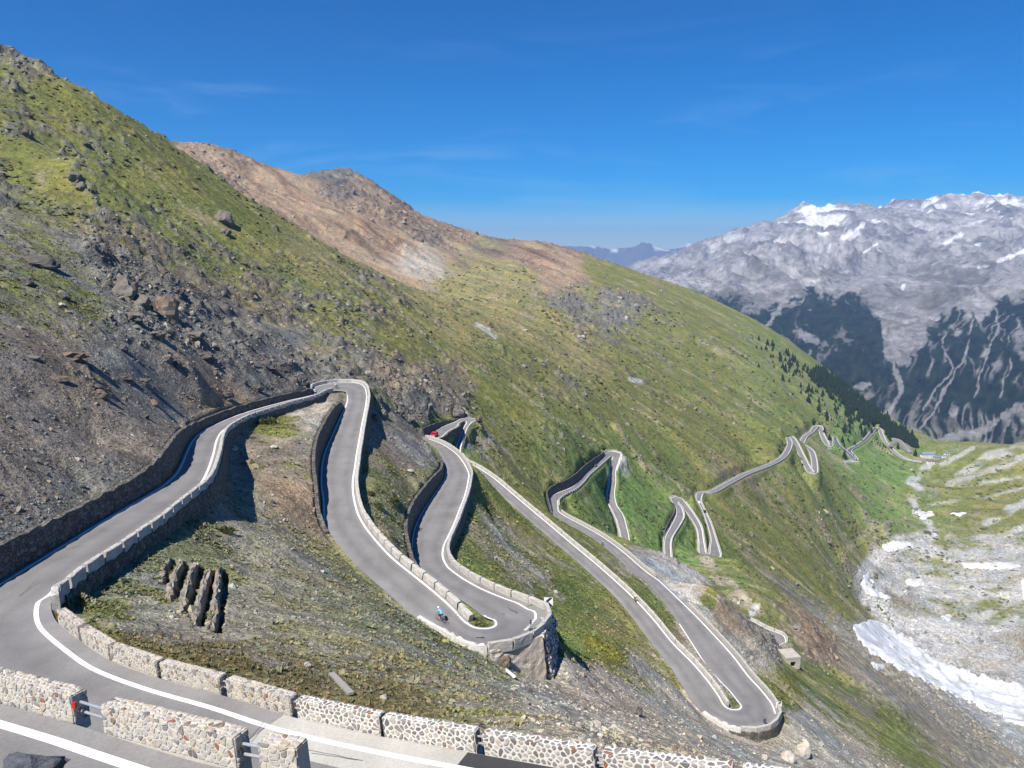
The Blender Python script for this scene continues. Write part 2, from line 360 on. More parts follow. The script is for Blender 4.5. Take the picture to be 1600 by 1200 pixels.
# evaluate on a half-resolution grid, then interpolate
cT = np.linspace(TH[0], TH[-1], 330); cR = LR[::3] if (NR - 1) % 3 == 0 else np.append(LR[::3], LR[-1])
ct = rbf(np.tile(cT, len(cR)), np.repeat(cR, len(cT))).reshape(len(cR), len(cT))
def bilin(gx, gy, V, x, y):
    i = np.clip(np.searchsorted(gx, x) - 1, 0, len(gx) - 2); j = np.clip(np.searchsorted(gy, y) - 1, 0, len(gy) - 2)
    fx = np.clip((x - gx[i]) / (gx[i + 1] - gx[i]), 0, 1); fy = np.clip((y - gy[j]) / (gy[j + 1] - gy[j]), 0, 1)
    return (V[j, i] * (1 - fx) + V[j, i + 1] * fx) * (1 - fy) + (V[j + 1, i] * (1 - fx) + V[j + 1, i + 1] * fx) * fy
GT, GR = np.meshgrid(TH, LR)
gt = bilin(cT, cR, ct, GT.ravel(), GR.ravel()).reshape(NR, NT)
RHO = np.exp(GR)
X = np.sin(GT) * RHO; Y = np.cos(GT) * RHO; Z0 = gt * RHO
# ------------------------------------------------------------------ carve the road bench into the relief
DROAD = np.full((NR, NT), 99.0)          # distance outside the road edge (m)
ZROAD = np.zeros((NR, NT)); HSIDE = np.full((NR, NT), np.nan)
for g in LEGS:
    P = g.C
    for i in range(len(P) - 1):
        a, b = P[i], P[i + 1]; rmax = max(g.hw[i], g.hw[i + 1]) + 9
        ln = np.hypot(*(b - a)[:2])
        if ln < 1e-4: continue
        cc = 0.5 * (a + b); rr = rmax + ln / 2; rho = np.hypot(*cc[:2]); th = math.atan2(cc[0], cc[1])
        j0 = np.searchsorted(LR, math.log(max(rho - rr, 5.1))) - 1; j1 = np.searchsorted(LR, math.log(rho + rr)) + 1
        i0 = np.searchsorted(TH, th - rr / rho) - 1; i1 = np.searchsorted(TH, th + rr / rho) + 1
        i0 = max(i0, 0); j0 = max(j0, 0)
        if i1 <= i0 or i0 >= NT: continue
        x = X[j0:j1, i0:i1]; y = Y[j0:j1, i0:i1]
        t = np.clip(((x - a[0]) * (b - a)[0] + (y - a[1]) * (b - a)[1]) / ln ** 2, 0, 1)
        d = np.hypot(x - a[0] - t * (b - a)[0], y - a[1] - t * (b - a)[1]) - (g.hw[i] * (1 - t) + g.hw[i + 1] * t)
        m = d < DROAD[j0:j1, i0:i1]
        DROAD[j0:j1, i0:i1][m] = d[m]
        ZROAD[j0:j1, i0:i1][m] = (a[2] + t * (b - a)[2])[m]
        left = ((b - a)[0] * (y - a[1]) - (b - a)[1] * (x - a[0])) > 0
        HSIDE[j0:j1, i0:i1][m] = np.where(left, g.HL[i] * (1 - t) + g.HL[i + 1] * t, g.HR[i] * (1 - t) + g.HR[i + 1] * t)[m]

# ------------------------------------------------------------------ what covers the ground where
ROCK = {"gray": (.150, .145, .130), "dgray": (.105, .103, .097), "rust": (.165, .143, .120), "brown": (.140, .116, .092), "tan": (.230, .180, .125),
        "pale": (.300, .278, .232), "olivegray": (.215, .205, .160), "mount": (.250, .176, .114), "red": (.195, .138, .098), "light": (.285, .283, .272), "purple": (.162, .148, .132), "drab": (.205, .188, .150)}
GRASS = {"o": (.132, .138, .042), "d": (.185, .168, .072), "b": (.122, .184, .054), "m": (.128, .150, .046), "sg": (.172, .165, .094), "br": (.115, .095, .048)}
COVER = """
0 600 .08 rust o .2;0 760 0 rust o .1;100 700 .02 rust o .1;200 690 .02 rust o .1;60 550 .12 brown o .2;0 470 .55 gray o .2;80 450 .5 gray o .2;0 380 .45 gray o .3;60 345 .55 gray o .2;150 480 .42 gray o .4
210 455 .08 gray o 1;260 500 .04 gray o .9;300 525 .02 gray o .5;400 575 0 dgray o .45;250 600 .08 purple d .1;330 632 .15 tan d .1;450 605 0 dgray o .6;350 490 .05 dgray o .4;180 560 .2 gray d .2;130 590 .1 brown o .5;130 780 .02 gray o .1;300 590 .05 purple o .2;420 530 .0 dgray o .4
50 250 .85 gray o .35;0 300 .5 dgray o .8;150 300 .8 gray o .4;40 115 .55 gray o .7;100 150 .75 tan o .3;250 235 .8 gray o .3;200 200 .85 gray o .25;250 320 .85 gray o .35;330 400 .65 dgray o .5;200 370 .4 brown o .8;300 430 .5 brown o .8
420 370 .92 gray o .15;400 470 .55 brown o .7;500 480 .65 dgray o .5;480 400 .95 gray d .1;560 470 .7 gray o .4;550 545 .55 gray o .7;620 590 .25 tan o .7;700 600 .45 brown o .6;640 540 .75 brown o .4;660 635 .2 gray o 1;580 605 .6 gray o .6;600 490 .6 brown o .5;350 330 .85 gray o .3;540 600 .4 gray o .8
700 500 .95 tan d .1;750 460 .85 tan d .03;800 500 .88 tan d .1;830 570 .62 brown o .4;880 600 .6 gray o .5;900 480 .55 gray o .8;960 490 .35 gray o 1;1000 520 .7 gray o .5;900 560 .85 tan d .1;950 620 .88 tan o .2;1000 580 .75 brown o .3;780 640 .88 gray o .2;850 690 .92 gray m .1
800 720 .6 tan o .3;765 700 .5 pale o .4;1000 700 .9 tan m .1;1050 650 .88 tan o .15;1100 600 .85 gray o .2;1100 520 .85 gray o .2;1200 560 .85 gray m .2;1200 640 .92 tan m .1;1150 700 .8 tan o .25;1150 738 .45 tan o .3;1250 660 .97 tan m .05;1330 700 1 tan b 0;1300 770 .93 tan m .05
1200 780 .9 tan o .1;1150 800 .9 tan o .1;1250 850 .82 gray o .1;1180 860 .86 gray o .1;950 780 1 tan b 0;1005 800 1 tan b 0;1000 760 1 tan b .05;1040 860 1 tan b 0;1130 840 .9 tan m .05;1150 910 .95 tan m .05;1230 930 .45 gray o .1;1300 930 .75 gray o .05;1350 870 .85 tan o .05;1380 800 1 tan b 0;1395 740 1 tan b 0;1250 750 .95 tan m 0
340 250 0 mount o 1;450 300 0 mount o .3;520 275 .15 dgray o 1;570 285 0 red o 1;600 330 .05 mount o 1;560 350 0 mount o .15;620 380 0 mount o .15;650 410 .05 pale d .1;680 375 0 brown o 1;720 400 .45 tan d .1;760 385 .4 brown o .3;840 400 .1 red d .5;880 425 .05 mount d .3;800 430 .75 tan d .05;740 430 .75 tan d .05;950 430 .8 tan o .2;600 430 .3 mount d .1;700 380 .1 mount d .5;860 380 .1 red o .5;660 350 0 red o .5
600 1030 .5 olivegray sg .05;500 980 .42 olivegray sg .05;450 900 .4 olivegray sg .08;350 950 .12 olivegray o .2;250 960 .2 olivegray o .25;200 900 .6 olivegray sg .05;300 830 .85 olivegray sg 0;250 850 .75 olivegray sg 0;450 780 .22 tan o .1;430 700 .32 rust o .08;440 665 .65 tan o .05;485 650 .1 pale o .2;380 790 .4 olivegray sg .1
560 1000 .5 olivegray sg .05;700 1060 .45 olivegray sg .05;750 1030 .42 olivegray o .1;620 960 .5 olivegray sg .05;300 1040 .75 brown br 0;450 1085 .7 brown br 0;200 1012 .7 brown br 0;150 985 .6 olivegray o .1;600 1090 .6 olivegray br 0;400 830 .35 olivegray sg .1
850 1100 .04 pale o .1;950 1090 .03 pale o .12;780 1095 .25 olivegray o .08;900 1060 .12 pale o .15;880 1000 1 pale b 0;950 1015 .7 pale o .03;1000 1050 .3 pale o .05;900 930 .88 pale m .02;830 880 .5 pale o .05;780 830 .45 pale o .05;950 980 .7 tan d .02;760 770 .85 tan m .02;720 905 .85 tan m .02;1050 1120 .03 pale o .1;1150 1180 .03 pale o .1;850 840 .6 pale o .05;900 990 .9 tan m 0
640 700 .1 purple o .03;600 720 .45 rust o .03;620 790 .9 olivegray sg .02;612 840 .92 olivegray sg .02;650 765 .55 olivegray sg .02;705 690 1 tan b 0;590 680 .3 rust o .05
1020 950 .75 tan m .02;1070 918 0 light o 0;1060 900 .1 light o 0;1130 960 .1 tan o .05;1110 935 .85 tan m .02;1120 1000 .12 pale o .1;1200 1080 .6 pale m .08;1260 1130 .25 pale o .1;1250 1055 .75 pale m .05;1240 1000 .5 tan m .1;1268 1000 0 red o .9;1300 1065 .7 drab m .05;1350 1100 .5 drab o .05;1400 1130 .7 drab m .03;1350 1030 .10 drab o .03;1300 1150 .25 pale o .1;1400 1080 .2 drab o .03;1450 1130 .35 drab o .03;1520 1160 .05 drab o .02;1300 980 .1 drab o .02;1180 960 .6 tan o .1;1160 1030 .15 pale o .15;1200 1010 .1 gray o .9
1450 1030 0 light o 0;1550 1100 0 light o 0;1500 985 .08 light o .05;1450 950 .4 light o .1;1560 945 .7 light o .1;1400 935 .3 drab o .05;1480 880 .55 light o .1;1560 870 .3 light o .1;1600 850 .45 light o .1;1550 800 .9 drab o .03;1450 790 .85 light m .03;1500 750 .92 drab o .02;1560 720 .6 drab o .1;1600 700 .7 drab o .05;1480 722 .85 light m .03;1400 880 .3 light o .1;1340 900 .45 gray o .03;1600 780 .85 drab o .1;1600 1000 .2 drab o .1;1580 1040 0 light o 0;1520 920 .3 light o .1;1440 885 .5 light o .1;1400 905 .3 light o .05;1490 940 .5 light o .1;1600 960 .4 light o .1
"""
def col_hit(tcol, u, v):
    d = rdir(u, v); rho1 = math.hypot(d[0], d[1]); th = math.atan2(d[0], d[1]); t = d[2] / rho1
    fi = (th - TH[0]) / (TH[1] - TH[0]); i = int(np.clip(math.floor(fi), 0, NT - 2)); f = fi - i
    cl = tcol[:, i] * (1 - f) + tcol[:, i + 1] * f
    m = cl >= t; m[:40] = False
    k = int(np.argmax(m))
    if not m[k]:
        return None
    a = 0 if k == 0 else (t - cl[k - 1]) / (cl[k] - cl[k - 1] + 1e-12)
    lr = LR[k - 1] + a * (LR[k] - LR[k - 1]) if k else LR[0]
    rho = math.exp(lr)
    return np.array([math.sin(th) * rho, math.cos(th) * rho, t * rho])
cov = []
for it in COVER.replace("\n", ";").split(";"):
    it = it.split()
    if len(it) != 6: continue
    u, v = float(it[0]), float(it[1])
    p = col_hit(gt, u, v)
    if p is None:
        p = col_hit(gt, u, v + 12)
        if p is None: continue
    rho = math.hypot(p[0], p[1])
    cov.append([math.atan2(p[0], p[1]), p[2] / rho, 0.22 * math.log(rho), float(it[2]), *ROCK[it[3]], *GRASS[it[4]], float(it[5])])
cov = np.array(cov)
kT = np.linspace(TH[0], TH[-1], 260); kR = LR[::4]
kt = bilin(TH, LR, gt, np.tile(kT, len(kR)), np.repeat(kR, len(kT)))
q = np.stack([np.tile(kT, len(kR)), kt, 0.22 * np.repeat(kR, len(kT))], -1)
acc = np.zeros((len(q), 8))
for i in range(0, len(q), 6000):
    qq = q[i:i + 6000]
    d2 = ((qq[:, None, :] - cov[None, :, :3]) ** 2).sum(-1)
    ww = 1.0 / (d2 + 2.2e-4) ** 2.0
    ww /= ww.sum(1, keepdims=True)
    acc[i:i + 6000] = ww @ cov[:, 3:]
# warp the lookup so that the patches do not end in straight borders
wx = 0.022 * fbm(GT * 14, GR * 9, 301, 4); wy = 0.05 * fbm(GT * 14 + 40, GR * 9, 305, 4)
FIELD = [bilin(kT, kR, acc[:, k].reshape(len(kR), len(kT)), (GT + wx).ravel(), (GR + wy).ravel()).reshape(NR, NT) for k in range(8)]
G0, OUT = FIELD[0], FIELD[7]
OUT = np.maximum(OUT, .30 * sstep(180, 260, RHO) * (1 - sstep(.93, .99, G0)))
RC = np.stack(FIELD[1:4], -1); GC = np.stack(FIELD[4:7], -1)

# ------------------------------------------------------------------ relief detail: crags, gullies, hummocks
CELL = np.maximum(RHO * (TH[1] - TH[0]), 1e-3)
Z = Z0.copy()
rocky = np.zeros((NR, NT))
far_cut = sstep(0.0, 2.5, DROAD - 0.5 - 0.002 * RHO)
FALL = (0.94, -0.34)                                   # the slope of the pass falls to the right and towards the station
S_ALONG = X * FALL[0] + Y * FALL[1]; S_ACROSS = -X * FALL[1] + Y * FALL[0]
for k, lam in enumerate((0.8, 1.7, 3.6, 8.0, 18.0, 42.0)):
    lod = sstep(1.6, 3.2, lam / CELL) * sstep(0.0055, 0.013, lam / RHO) * (1 - sstep(0.07, 0.14, lam / RHO))
    if lod.max() <= 0: continue
    n = ridged(X / lam + 3 * k, Y / lam, 11 + 7 * k, 3)
    big = fbm(X / (lam * 3.3), Y / (lam * 3.3), 51 + k, 3)
    thr = 0.82 - 0.34 * np.clip(OUT, 0, 1) - 0.52 * big
    cr = np.clip((n - thr) * 2.6, 0, 1) * np.clip(OUT * 1.6, 0, 1) * lod
    cr = cr * far_cut
    step = 0.75 * sstep(.1, .55, cr) + .4 * cr
    Z += lam * 0.10 * step * (1 + .7 * perlin(X / (lam * .28), Y / (lam * .28), 70 + k))
    rocky = np.maximum(rocky, sstep(.12, .5, cr))
    Z += lam * 0.055 * fbm(X / lam, Y / lam, 91 + k, 2) * sstep(1.6, 3.2, lam / CELL) * sstep(0.004, 0.010, lam / RHO) * (1 - sstep(0.06, .14, lam / RHO)) * (0.35 + np.clip(1 - G0, 0, 1)) * far_cut
gul = np.zeros_like(Z)
for k, lam in enumerate((9.0, 26.0, 70.0, 150.0)):
    lod = sstep(1.6, 3.0, lam / CELL) * (1 - sstep(0.14, 0.30, lam / RHO)) * sstep(60, 200, RHO)
    gul += lam * 0.085 * (ridged(S_ACROSS / lam, S_ALONG / (lam * 7), 131 + k, 2) - .6) * lod
Z += gul * far_cut
mar = 0.30 + 0.0016 * RHO
hs_ok = ~np.isnan(HSIDE) & (DROAD < 3.2) & (RHO < 420)
hv = np.nan_to_num(HSIDE); dd = np.clip(DROAD, 0, 9); kf = 1 - sstep(1.4, 3.2, dd)
lo_ = ZROAD + hv - .35 - .35 * dd; hi_ = ZROAD + hv + .25 + .35 * dd
Zc = np.clip(Z, lo_, hi_)
Z = np.where(hs_ok, Zc * kf + Z * (1 - kf), Z)
wgt = sstep(0, 1, (DROAD - mar) / (0.45 + 0.0035 * RHO))
wdn = sstep(0, 1, (DROAD - .05) / (0.34 + 0.0024 * RHO))
wgt = np.where((Z < ZROAD - .3) & (RHO < 260), wdn, wgt)
sink = 0.10 + 0.0010 * RHO
Z = np.where(DROAD < 90, (ZROAD - sink) * (1 - wgt) + Z * wgt, Z)
# the hollow of the left bend: narrow troughs between rock ribs
TROUGHS = [((270, 876), (262, 893), (256, 912)), ((292, 880), (282, 905), (269, 940)), ((314, 885), (303, 920), (290, 958)), ((335, 894), (325, 930), (311, 978)), ((352, 893), (347, 935), (339, 988))]
_T0 = Z / RHO
for tr in TROUGHS:
    w_ = np.array([col_hit(_T0, *q_) for q_ in tr]); r_ = np.hypot(w_[:, 0], w_[:, 1]); j0 = np.searchsorted(LR, math.log(r_.min() - 2)); j1 = np.searchsorted(LR, math.log(r_.max() + 2))
    x_ = X[j0:j1]; y_ = Y[j0:j1]; d_ = np.full(x_.shape, 9.0)
    for p_, q_ in zip(w_[:-1], w_[1:]):
        ab = (q_ - p_)[:2]; tt = np.clip(((x_ - p_[0]) * ab[0] + (y_ - p_[1]) * ab[1]) / (ab @ ab), 0, 1); d_ = np.minimum(d_, np.hypot(x_ - p_[0] - tt * ab[0], y_ - p_[1] - tt * ab[1]) + .25 * (np.abs(tt - .5) > .49))
    Z[j0:j1] -= 1.0 * (1 - sstep(.14, .40, d_ + .14 * fbm(x_ / .8, y_ / .8, 444, 2)))
TGT = Z / RHO
def ground(u, v):
    p = col_hit(TGT, u, v)
    return p
def zground(x, y):
    rho = math.hypot(x, y)
    return float(bilin(TH, LR, Z, np.array([math.atan2(x, y)]), np.array([math.log(rho)]))[0])

# ------------------------------------------------------------------ ground colour (materials only: grass, soil, stone, gravel, snow)
PU, PV, PD = to_px(np.stack([X, Y, Z], -1))
def patch_mask(pl, edge=6.0, seed=0, rough=8.0, fr=.06):
    pl = np.array(pl, float); e = rough + edge + 4
    bx = (PU > pl[:, 0].min() - e) & (PU < pl[:, 0].max() + e) & (PV > pl[:, 1].min() - e) & (PV < pl[:, 1].max() + e)
    x = PU[bx]; y = PV[bx]; d = np.full(x.shape, 1e9); c_ = np.zeros(x.shape, bool); n = len(pl)
    for i in range(n):
        p = pl[i]; q = pl[(i + 1) % n]; ab = q - p
        t = np.clip(((x - p[0]) * ab[0] + (y - p[1]) * ab[1]) / (ab @ ab), 0, 1)
        d = np.minimum(d, np.hypot(x - p[0] - t * ab[0], y - p[1] - t * ab[1]))
        c_ ^= ((p[1] > y) != (q[1] > y)) & (x < ab[0] * (y - p[1]) / (ab[1] + 1e-9) + p[0])
    s = np.where(c_, d, -d) + rough * fbm(x * fr, y * fr * 1.6, 400 + seed, 4)
    return sstep(-edge / 2, edge / 2, s), bx
streak = 0; wsum = 0
for k, lam in enumerate((1.6, 4.0, 10.0, 28.0)):
    lod = sstep(0.9, 2.2, lam / CELL) * (1 - sstep(0.08, 0.2, lam / RHO)) + 1e-4
    streak = streak + lod * fbm(S_ACROSS / lam, S_ALONG / (lam * 6.5), 171 + k, 3); wsum = wsum + lod
streak = streak / wsum
W2 = sstep(900, 1150, RHO) * (1 - sstep(.06, .16, GT)) * sstep(-110, -40, Z)
S2 = X * .80 + Y * .60; A2 = X * .60 - Y * .80
streak2 = (fbm(S2 / 16 + .8 * fbm(X / 120, Y / 120, 290, 2), A2 / 190, 281, 4) + .8 * fbm(S2 / 45, A2 / 260, 285, 3)) * .9
streak = streak * (1 - W2) + streak2 * W2
patchy = 0; wsum = 0
for k, lam in enumerate((0.7, 1.8, 5.0, 14.0, 40.0, 120.0)):
    lod = sstep(0.9, 2.2, lam / CELL) * (1 - sstep(0.10, 0.25, lam / RHO)) + 1e-4
    patchy = patchy + lod * fbm(X / lam, Y / lam, 211 + k, 3); wsum = wsum + lod
patchy = patchy / wsum
gn = G0 * 1.16 - .06 + 0.75 * streak + 0.80 * patchy
GM = sstep(0.30, 0.66, gn) * (1 - 0.93 * rocky)
tone = 1 + 0.45 * patchy[..., None] + (0.30 + .55 * W2[..., None]) * streak[..., None]
hue = fbm(X / 23 + 5, Y / 23, 260, 3)[..., None]
rock = RC * tone * (1 + hue * np.array([.16, .0, -.16]))
crag = np.array([.082, .078, .070]) * (1 + .45 * patchy[..., None])
rk = rocky[..., None]
rock = rock * (1 - .72 * rk) + (.55 * crag + .45 * RC * .8) * .72 * rk
gras = GC * (1 + .25 * patchy[..., None] + .30 * streak[..., None] + .18 * hue) * (1 + hue * np.array([.28, .06, .0]))
alb = rock * (1 - GM[..., None]) + gras * GM[..., None]
ero = sstep(.13, .38, streak + .55 * fbm(X / 45, Y / 45, 421, 4) + .25 * patchy - .02) * sstep(150, 260, RHO) * (1 - sstep(.97, 1.02, G0)) * (1 - rocky)
ero = (.75 * ero)[..., None]
alb = alb * (1 - ero) + np.array([.205, .175, .118]) * (1 + .4 * patchy[..., None]) * ero
for lam, ww_ in ((12.0, .055), (34.0, .045), (80.0, .030)):
    lod = sstep(1.2, 2.4, lam / CELL * .12) * (1 - sstep(.07, .16, lam / RHO)) * sstep(110, 200, RHO) * (1 - W2)
    tn_ = np.abs(perlin(S_ACROSS / lam + .35 * fbm(X / (lam * 3), Y / (lam * 3), 431, 2), S_ALONG / (lam * 11), 433 + int(lam)))
    tr_ = (1 - sstep(ww_ * .4, ww_, tn_)) * sstep(.02, .22, fbm(S_ACROSS / (lam * 3.5) + 7, S_ALONG / (lam * 4.5), 437, 2) + .35 * patchy) * lod * (1 - sstep(.985, 1.03, G0)) * (1 - rocky)
    tr_ = (.8 * tr_)[..., None]; alb = alb * (1 - tr_) + np.array([.255, .218, .152]) * (1 + .3 * patchy[..., None]) * tr_
def paint(mask, color, k=1.0):
    mm = (mask[0] * k)[:, None]; bx = mask[1]
    alb[bx] = alb[bx] * (1 - mm) + np.array(color) * (1 + .25 * patchy[bx][:, None]) * mm
LIGHT = (.345, .34, .325); PALE = (.27, .24, .185); TAN = (.24, .185, .12)
def line(pl, wpx, color, k=1.0, seed=0, brk=.0):
    pl = np.array(pl, float); e = wpx * 3 + 4
    bx = (PU > pl[:, 0].min() - e) & (PU < pl[:, 0].max() + e) & (PV > pl[:, 1].min() - e) & (PV < pl[:, 1].max() + e)
    x = PU[bx]; y = PV[bx]; d = np.full(x.shape, 1e9)
    if not len(x): return
    for p, q in zip(pl[:-1], pl[1:]):
        ab = q - p; t = np.clip(((x - p[0]) * ab[0] + (y - p[1]) * ab[1]) / (ab @ ab), 0, 1)
        d = np.minimum(d, np.hypot(x - p[0] - t * ab[0], y - p[1] - t * ab[1]))
    d = d / wpx + .7 * fbm(x / (wpx * 3.0), y / (wpx * 3.0), 500 + seed, 3) + brk * np.clip(fbm(x / 23, y / 23, 540 + seed, 2) + .1, 0, 1)
    paint(((1 - sstep(.55, 1.15, d)) * sstep(-.45, .10, fbm(x / 48 + seed, y / 17, 560 + seed, 3)), bx), color, k)
# the stream and its gravel, the footpath, spoil heaps below the bends, bare strips on the slope
RIVER = [(1452, 728), (1436, 742), (1420, 752), (1440, 768), (1425, 778), (1432, 800), (1452, 815), (1458, 835), (1405, 850), (1360, 880), (1345, 905), (1362, 940), (1400, 975), (1390, 1000)]
strip_lines = [
    (RIVER[:8], 7, LIGHT, .9), (RIVER[7:], 15, LIGHT, .85), ([(1365, 930), (1380, 965), (1420, 1000), (1500, 1040)], 24, LIGHT, .9),
    ([(1600, 862), (1500, 868), (1420, 850)], 9, LIGHT, .9), ([(1600, 885), (1520, 882), (1440, 862)], 7, LIGHT, .9), ([(1600, 920), (1500, 915), (1420, 905), (1360, 915)], 13, LIGHT, .9),
    ([(1600, 930), (1480, 930), (1400, 920)], 9, LIGHT, .85), ([(1600, 975), (1500, 990), (1400, 965)], 14, LIGHT, .85), ([(1590, 935), (1530, 965), (1490, 980)], 8, LIGHT, .8),
    ([(1600, 700), (1545, 712), (1500, 745)], 9, LIGHT, .8), ([(1600, 712), (1560, 730), (1500, 750), (1480, 757)], 6, LIGHT, .7), ([(1600, 745), (1500, 760)], 3, LIGHT, .7), ([(1600, 785), (1560, 808), (1540, 815)], 8, LIGHT, .8),
    ([(1600, 825), (1560, 838), (1480, 840)], 6, LIGHT, .8), ([(1530, 775), (1450, 790)], 2.5, LIGHT, .6), ([(1600, 762), (1540, 778)], 2.5, LIGHT, .7), ([(1520, 700), (1500, 712), (1470, 726)], 4, LIGHT, .7),
    ([(1388, 755), (1392, 780), (1378, 808), (1350, 838), (1312, 868), (1300, 890), (1302, 930), (1300, 960), (1288, 985)], 5, (.20, .19, .075), .75), ([(1370, 818), (1340, 845), (1322, 858)], 9, (.26, .24, .16), .5),
    ([(1103, 872), (1120, 895), (1140, 915), (1165, 938), (1180, 955)], 11, PALE, .95), ([(1296, 655), (1293, 670), (1297, 683)], 3.5, TAN, .9), ([(1276, 641), (1292, 642)], 2.2, TAN, .9),
    ([(1338, 719), (1322, 721)], 3.5, LIGHT, .8), ([(1298, 698), (1294, 701)], 2.5, LIGHT, .8), ([(1110, 725), (1165, 745), (1215, 722)], 4, TAN, .35),
    ([(625, 388), (650, 402), (676, 430)], 3, (.31, .26, .20), .6), ([(655, 390), (672, 412), (690, 436)], 4, (.33, .29, .24), .7), ([(632, 382), (648, 396)], 4, (.30, .25, .19), .7), ([(745, 505), (775, 527)], 4, LIGHT, .8), ([(985, 592), (1000, 597)], 5, LIGHT, .9),
    ([(742, 655), (724, 645), (712, 652)], 5, PALE, .8), ([(722, 693), (733, 702), (722, 713)], 8, (.26, .24, .22), .9), ([(968, 712), (978, 735)], 9, LIGHT, .9),
    ([(700, 800), (800, 880), (880, 935)], 7, PALE, .6), ([(735, 815), (790, 858), (860, 900)], 5, PALE, .6), ([(760, 865), (830, 905)], 6, PALE, .6), ([(740, 790), (800, 835), (850, 865)], 5, PALE, .5),
    ([(640, 668), (560, 690)], 3, PALE, .0), ([(800, 600), (860, 650), (930, 690)], 3, PALE, .55), ([(1000, 720), (1060, 755), (1090, 775)], 3, PALE, .5), ([(1240, 700), (1330, 800), (1400, 850)], 2, PALE, .0),
    ([(1250, 730), (1290, 790), (1340, 835)], 2.5, PALE, .5), ([(1180, 740), (1240, 800), (1300, 850)], 2.5, PALE, .4), ([(340, 640), (270, 612)], 5, TAN, .5), ([(1040, 908), (1075, 945), (1100, 965)], 15, LIGHT, .75),
    ([(940, 870), (985, 905)], 3, PALE, .6), ([(1185, 940), (1175, 958)], 6, LIGHT, .9), ([(1123, 933), (1160, 942)], 3, PALE, .9), ([(870, 1040), (900, 1100), (960, 1150)], 14, PALE, .5), ([(520, 905), (610, 935)], 4, PALE, .4),
    ([(560, 430), (640, 500), (700, 560)], 2.5, PALE, .5), ([(250, 380), (300, 440)], 2.2, PALE, .5), ([(200, 230), (330, 370), (380, 420)], 2.2, PALE, .45), ([(440, 380), (520, 470)], 2.0, TAN, .4), ([(850, 560), (1000, 600), (1100, 640)], 2.5, TAN, .3),
    ([(1165, 1195), (1215, 1160)], 9, PALE, .7), ([(810, 1045), (850, 1060), (880, 1040)], 6, PALE, .7), ([(700, 560), (706, 600)], 1.5, PALE, .4)]
for i, (pl, wpx, cl, k) in enumerate(strip_lines):
    line(pl, wpx, cl, k, i, .5)
YEL = patch_mask([(905, 990), (940, 1000), (985, 1030), (960, 1034), (915, 1005)], 12, 60, 10)
paint(YEL, (.20, .19, .02), .6)
MOSS = patch_mask([(1200, 1050), (1250, 1050), (1255, 1110), (1215, 1100)], 16, 61, 16, .05); paint(MOSS, (.12, .115, .02), .6)
paint(patch_mask([(980, 1050), (1010, 1055), (1020, 1085), (1000, 1070)], 10, 62, 8), (.14, .13, .03), .5)
SNOWS = [[(1332, 975), (1365, 970), (1415, 995), (1470, 1035), (1540, 1058), (1600, 1072), (1640, 1080), (1640, 1145), (1590, 1132), (1530, 1105), (1470, 1075), (1400, 1042), (1365, 1022), (1345, 1002)],
         [(1348, 900), (1358, 895), (1352, 915), (1372, 925), (1395, 935), (1362, 932), (1345, 915)], [(1376, 852), (1400, 845), (1425, 850), (1405, 858), (1385, 861)],
         [(1431, 801), (1455, 799), (1460, 806), (1440, 812)], [(1486, 802), (1510, 801), (1500, 807)], [(1500, 881), (1560, 878), (1600, 884), (1560, 890), (1510, 888)], [(1595, 905), (1640, 900), (1640, 960), (1602, 950)],
         [(1470, 963), (1490, 960), (1482, 970)], [(1360, 1035), (1385, 1040), (1372, 1050)], [(1400, 1150), (1420, 1140), (1410, 1155)][:0], [(1415, 908), (1440, 905), (1445, 914), (1420, 916)], [(1466, 1010), (1500, 1000), (1590, 1010), (1500, 1020)][:0]]
SM = np.zeros((NR, NT))
for i, pl in enumerate(SNOWS):
    if pl:
        m_, bx = patch_mask(pl, 3, 80 + i, 9 if i == 0 else 4, .09); SM[bx] = np.maximum(SM[bx], m_)
SM *= (PD > 300)
alb = np.clip(alb * 1.30, .012, .62)

def grid_mesh(name, X, Y, Z, colors=None, keep=None):
    nr, nt = X.shape
    me = bpy.data.meshes.new(name)
    v = np.stack([X, Y, Z], -1).reshape(-1, 3).astype(np.float32)
    idx = np.arange(nr * nt).reshape(nr, nt)
    q = np.stack([idx[:-1, :-1], idx[:-1, 1:], idx[1:, 1:], idx[1:, :-1]], -1).reshape(-1, 4)
    cl = None if colors is None else colors.reshape(-1, 3)
    if keep is not None:
        kf = (keep[:-1, :-1] | keep[:-1, 1:] | keep[1:, 1:] | keep[1:, :-1]).ravel()
        q = q[kf]; used = np.unique(q); mp = np.full(nr * nt, -1); mp[used] = np.arange(len(used))
        q = mp[q]; v = v[used]; cl = None if cl is None else cl[used]
    q = q.astype(np.int32)
    me.vertices.add(len(v)); me.vertices.foreach_set("co", v.ravel())
    me.loops.add(q.size); me.loops.foreach_set("vertex_index", q.ravel())
    me.polygons.add(len(q)); me.polygons.foreach_set("loop_start", np.arange(0, q.size, 4, dtype=np.int32))
    me.update(calc_edges=True)
    me.shade_smooth()
    if cl is not None:
        at = me.color_attributes.new("ground_colour", 'FLOAT_COLOR', 'POINT')
        at.data.foreach_set("color", np.concatenate([cl, np.ones((len(cl), 1))], 1).astype(np.float32).ravel())
    return me

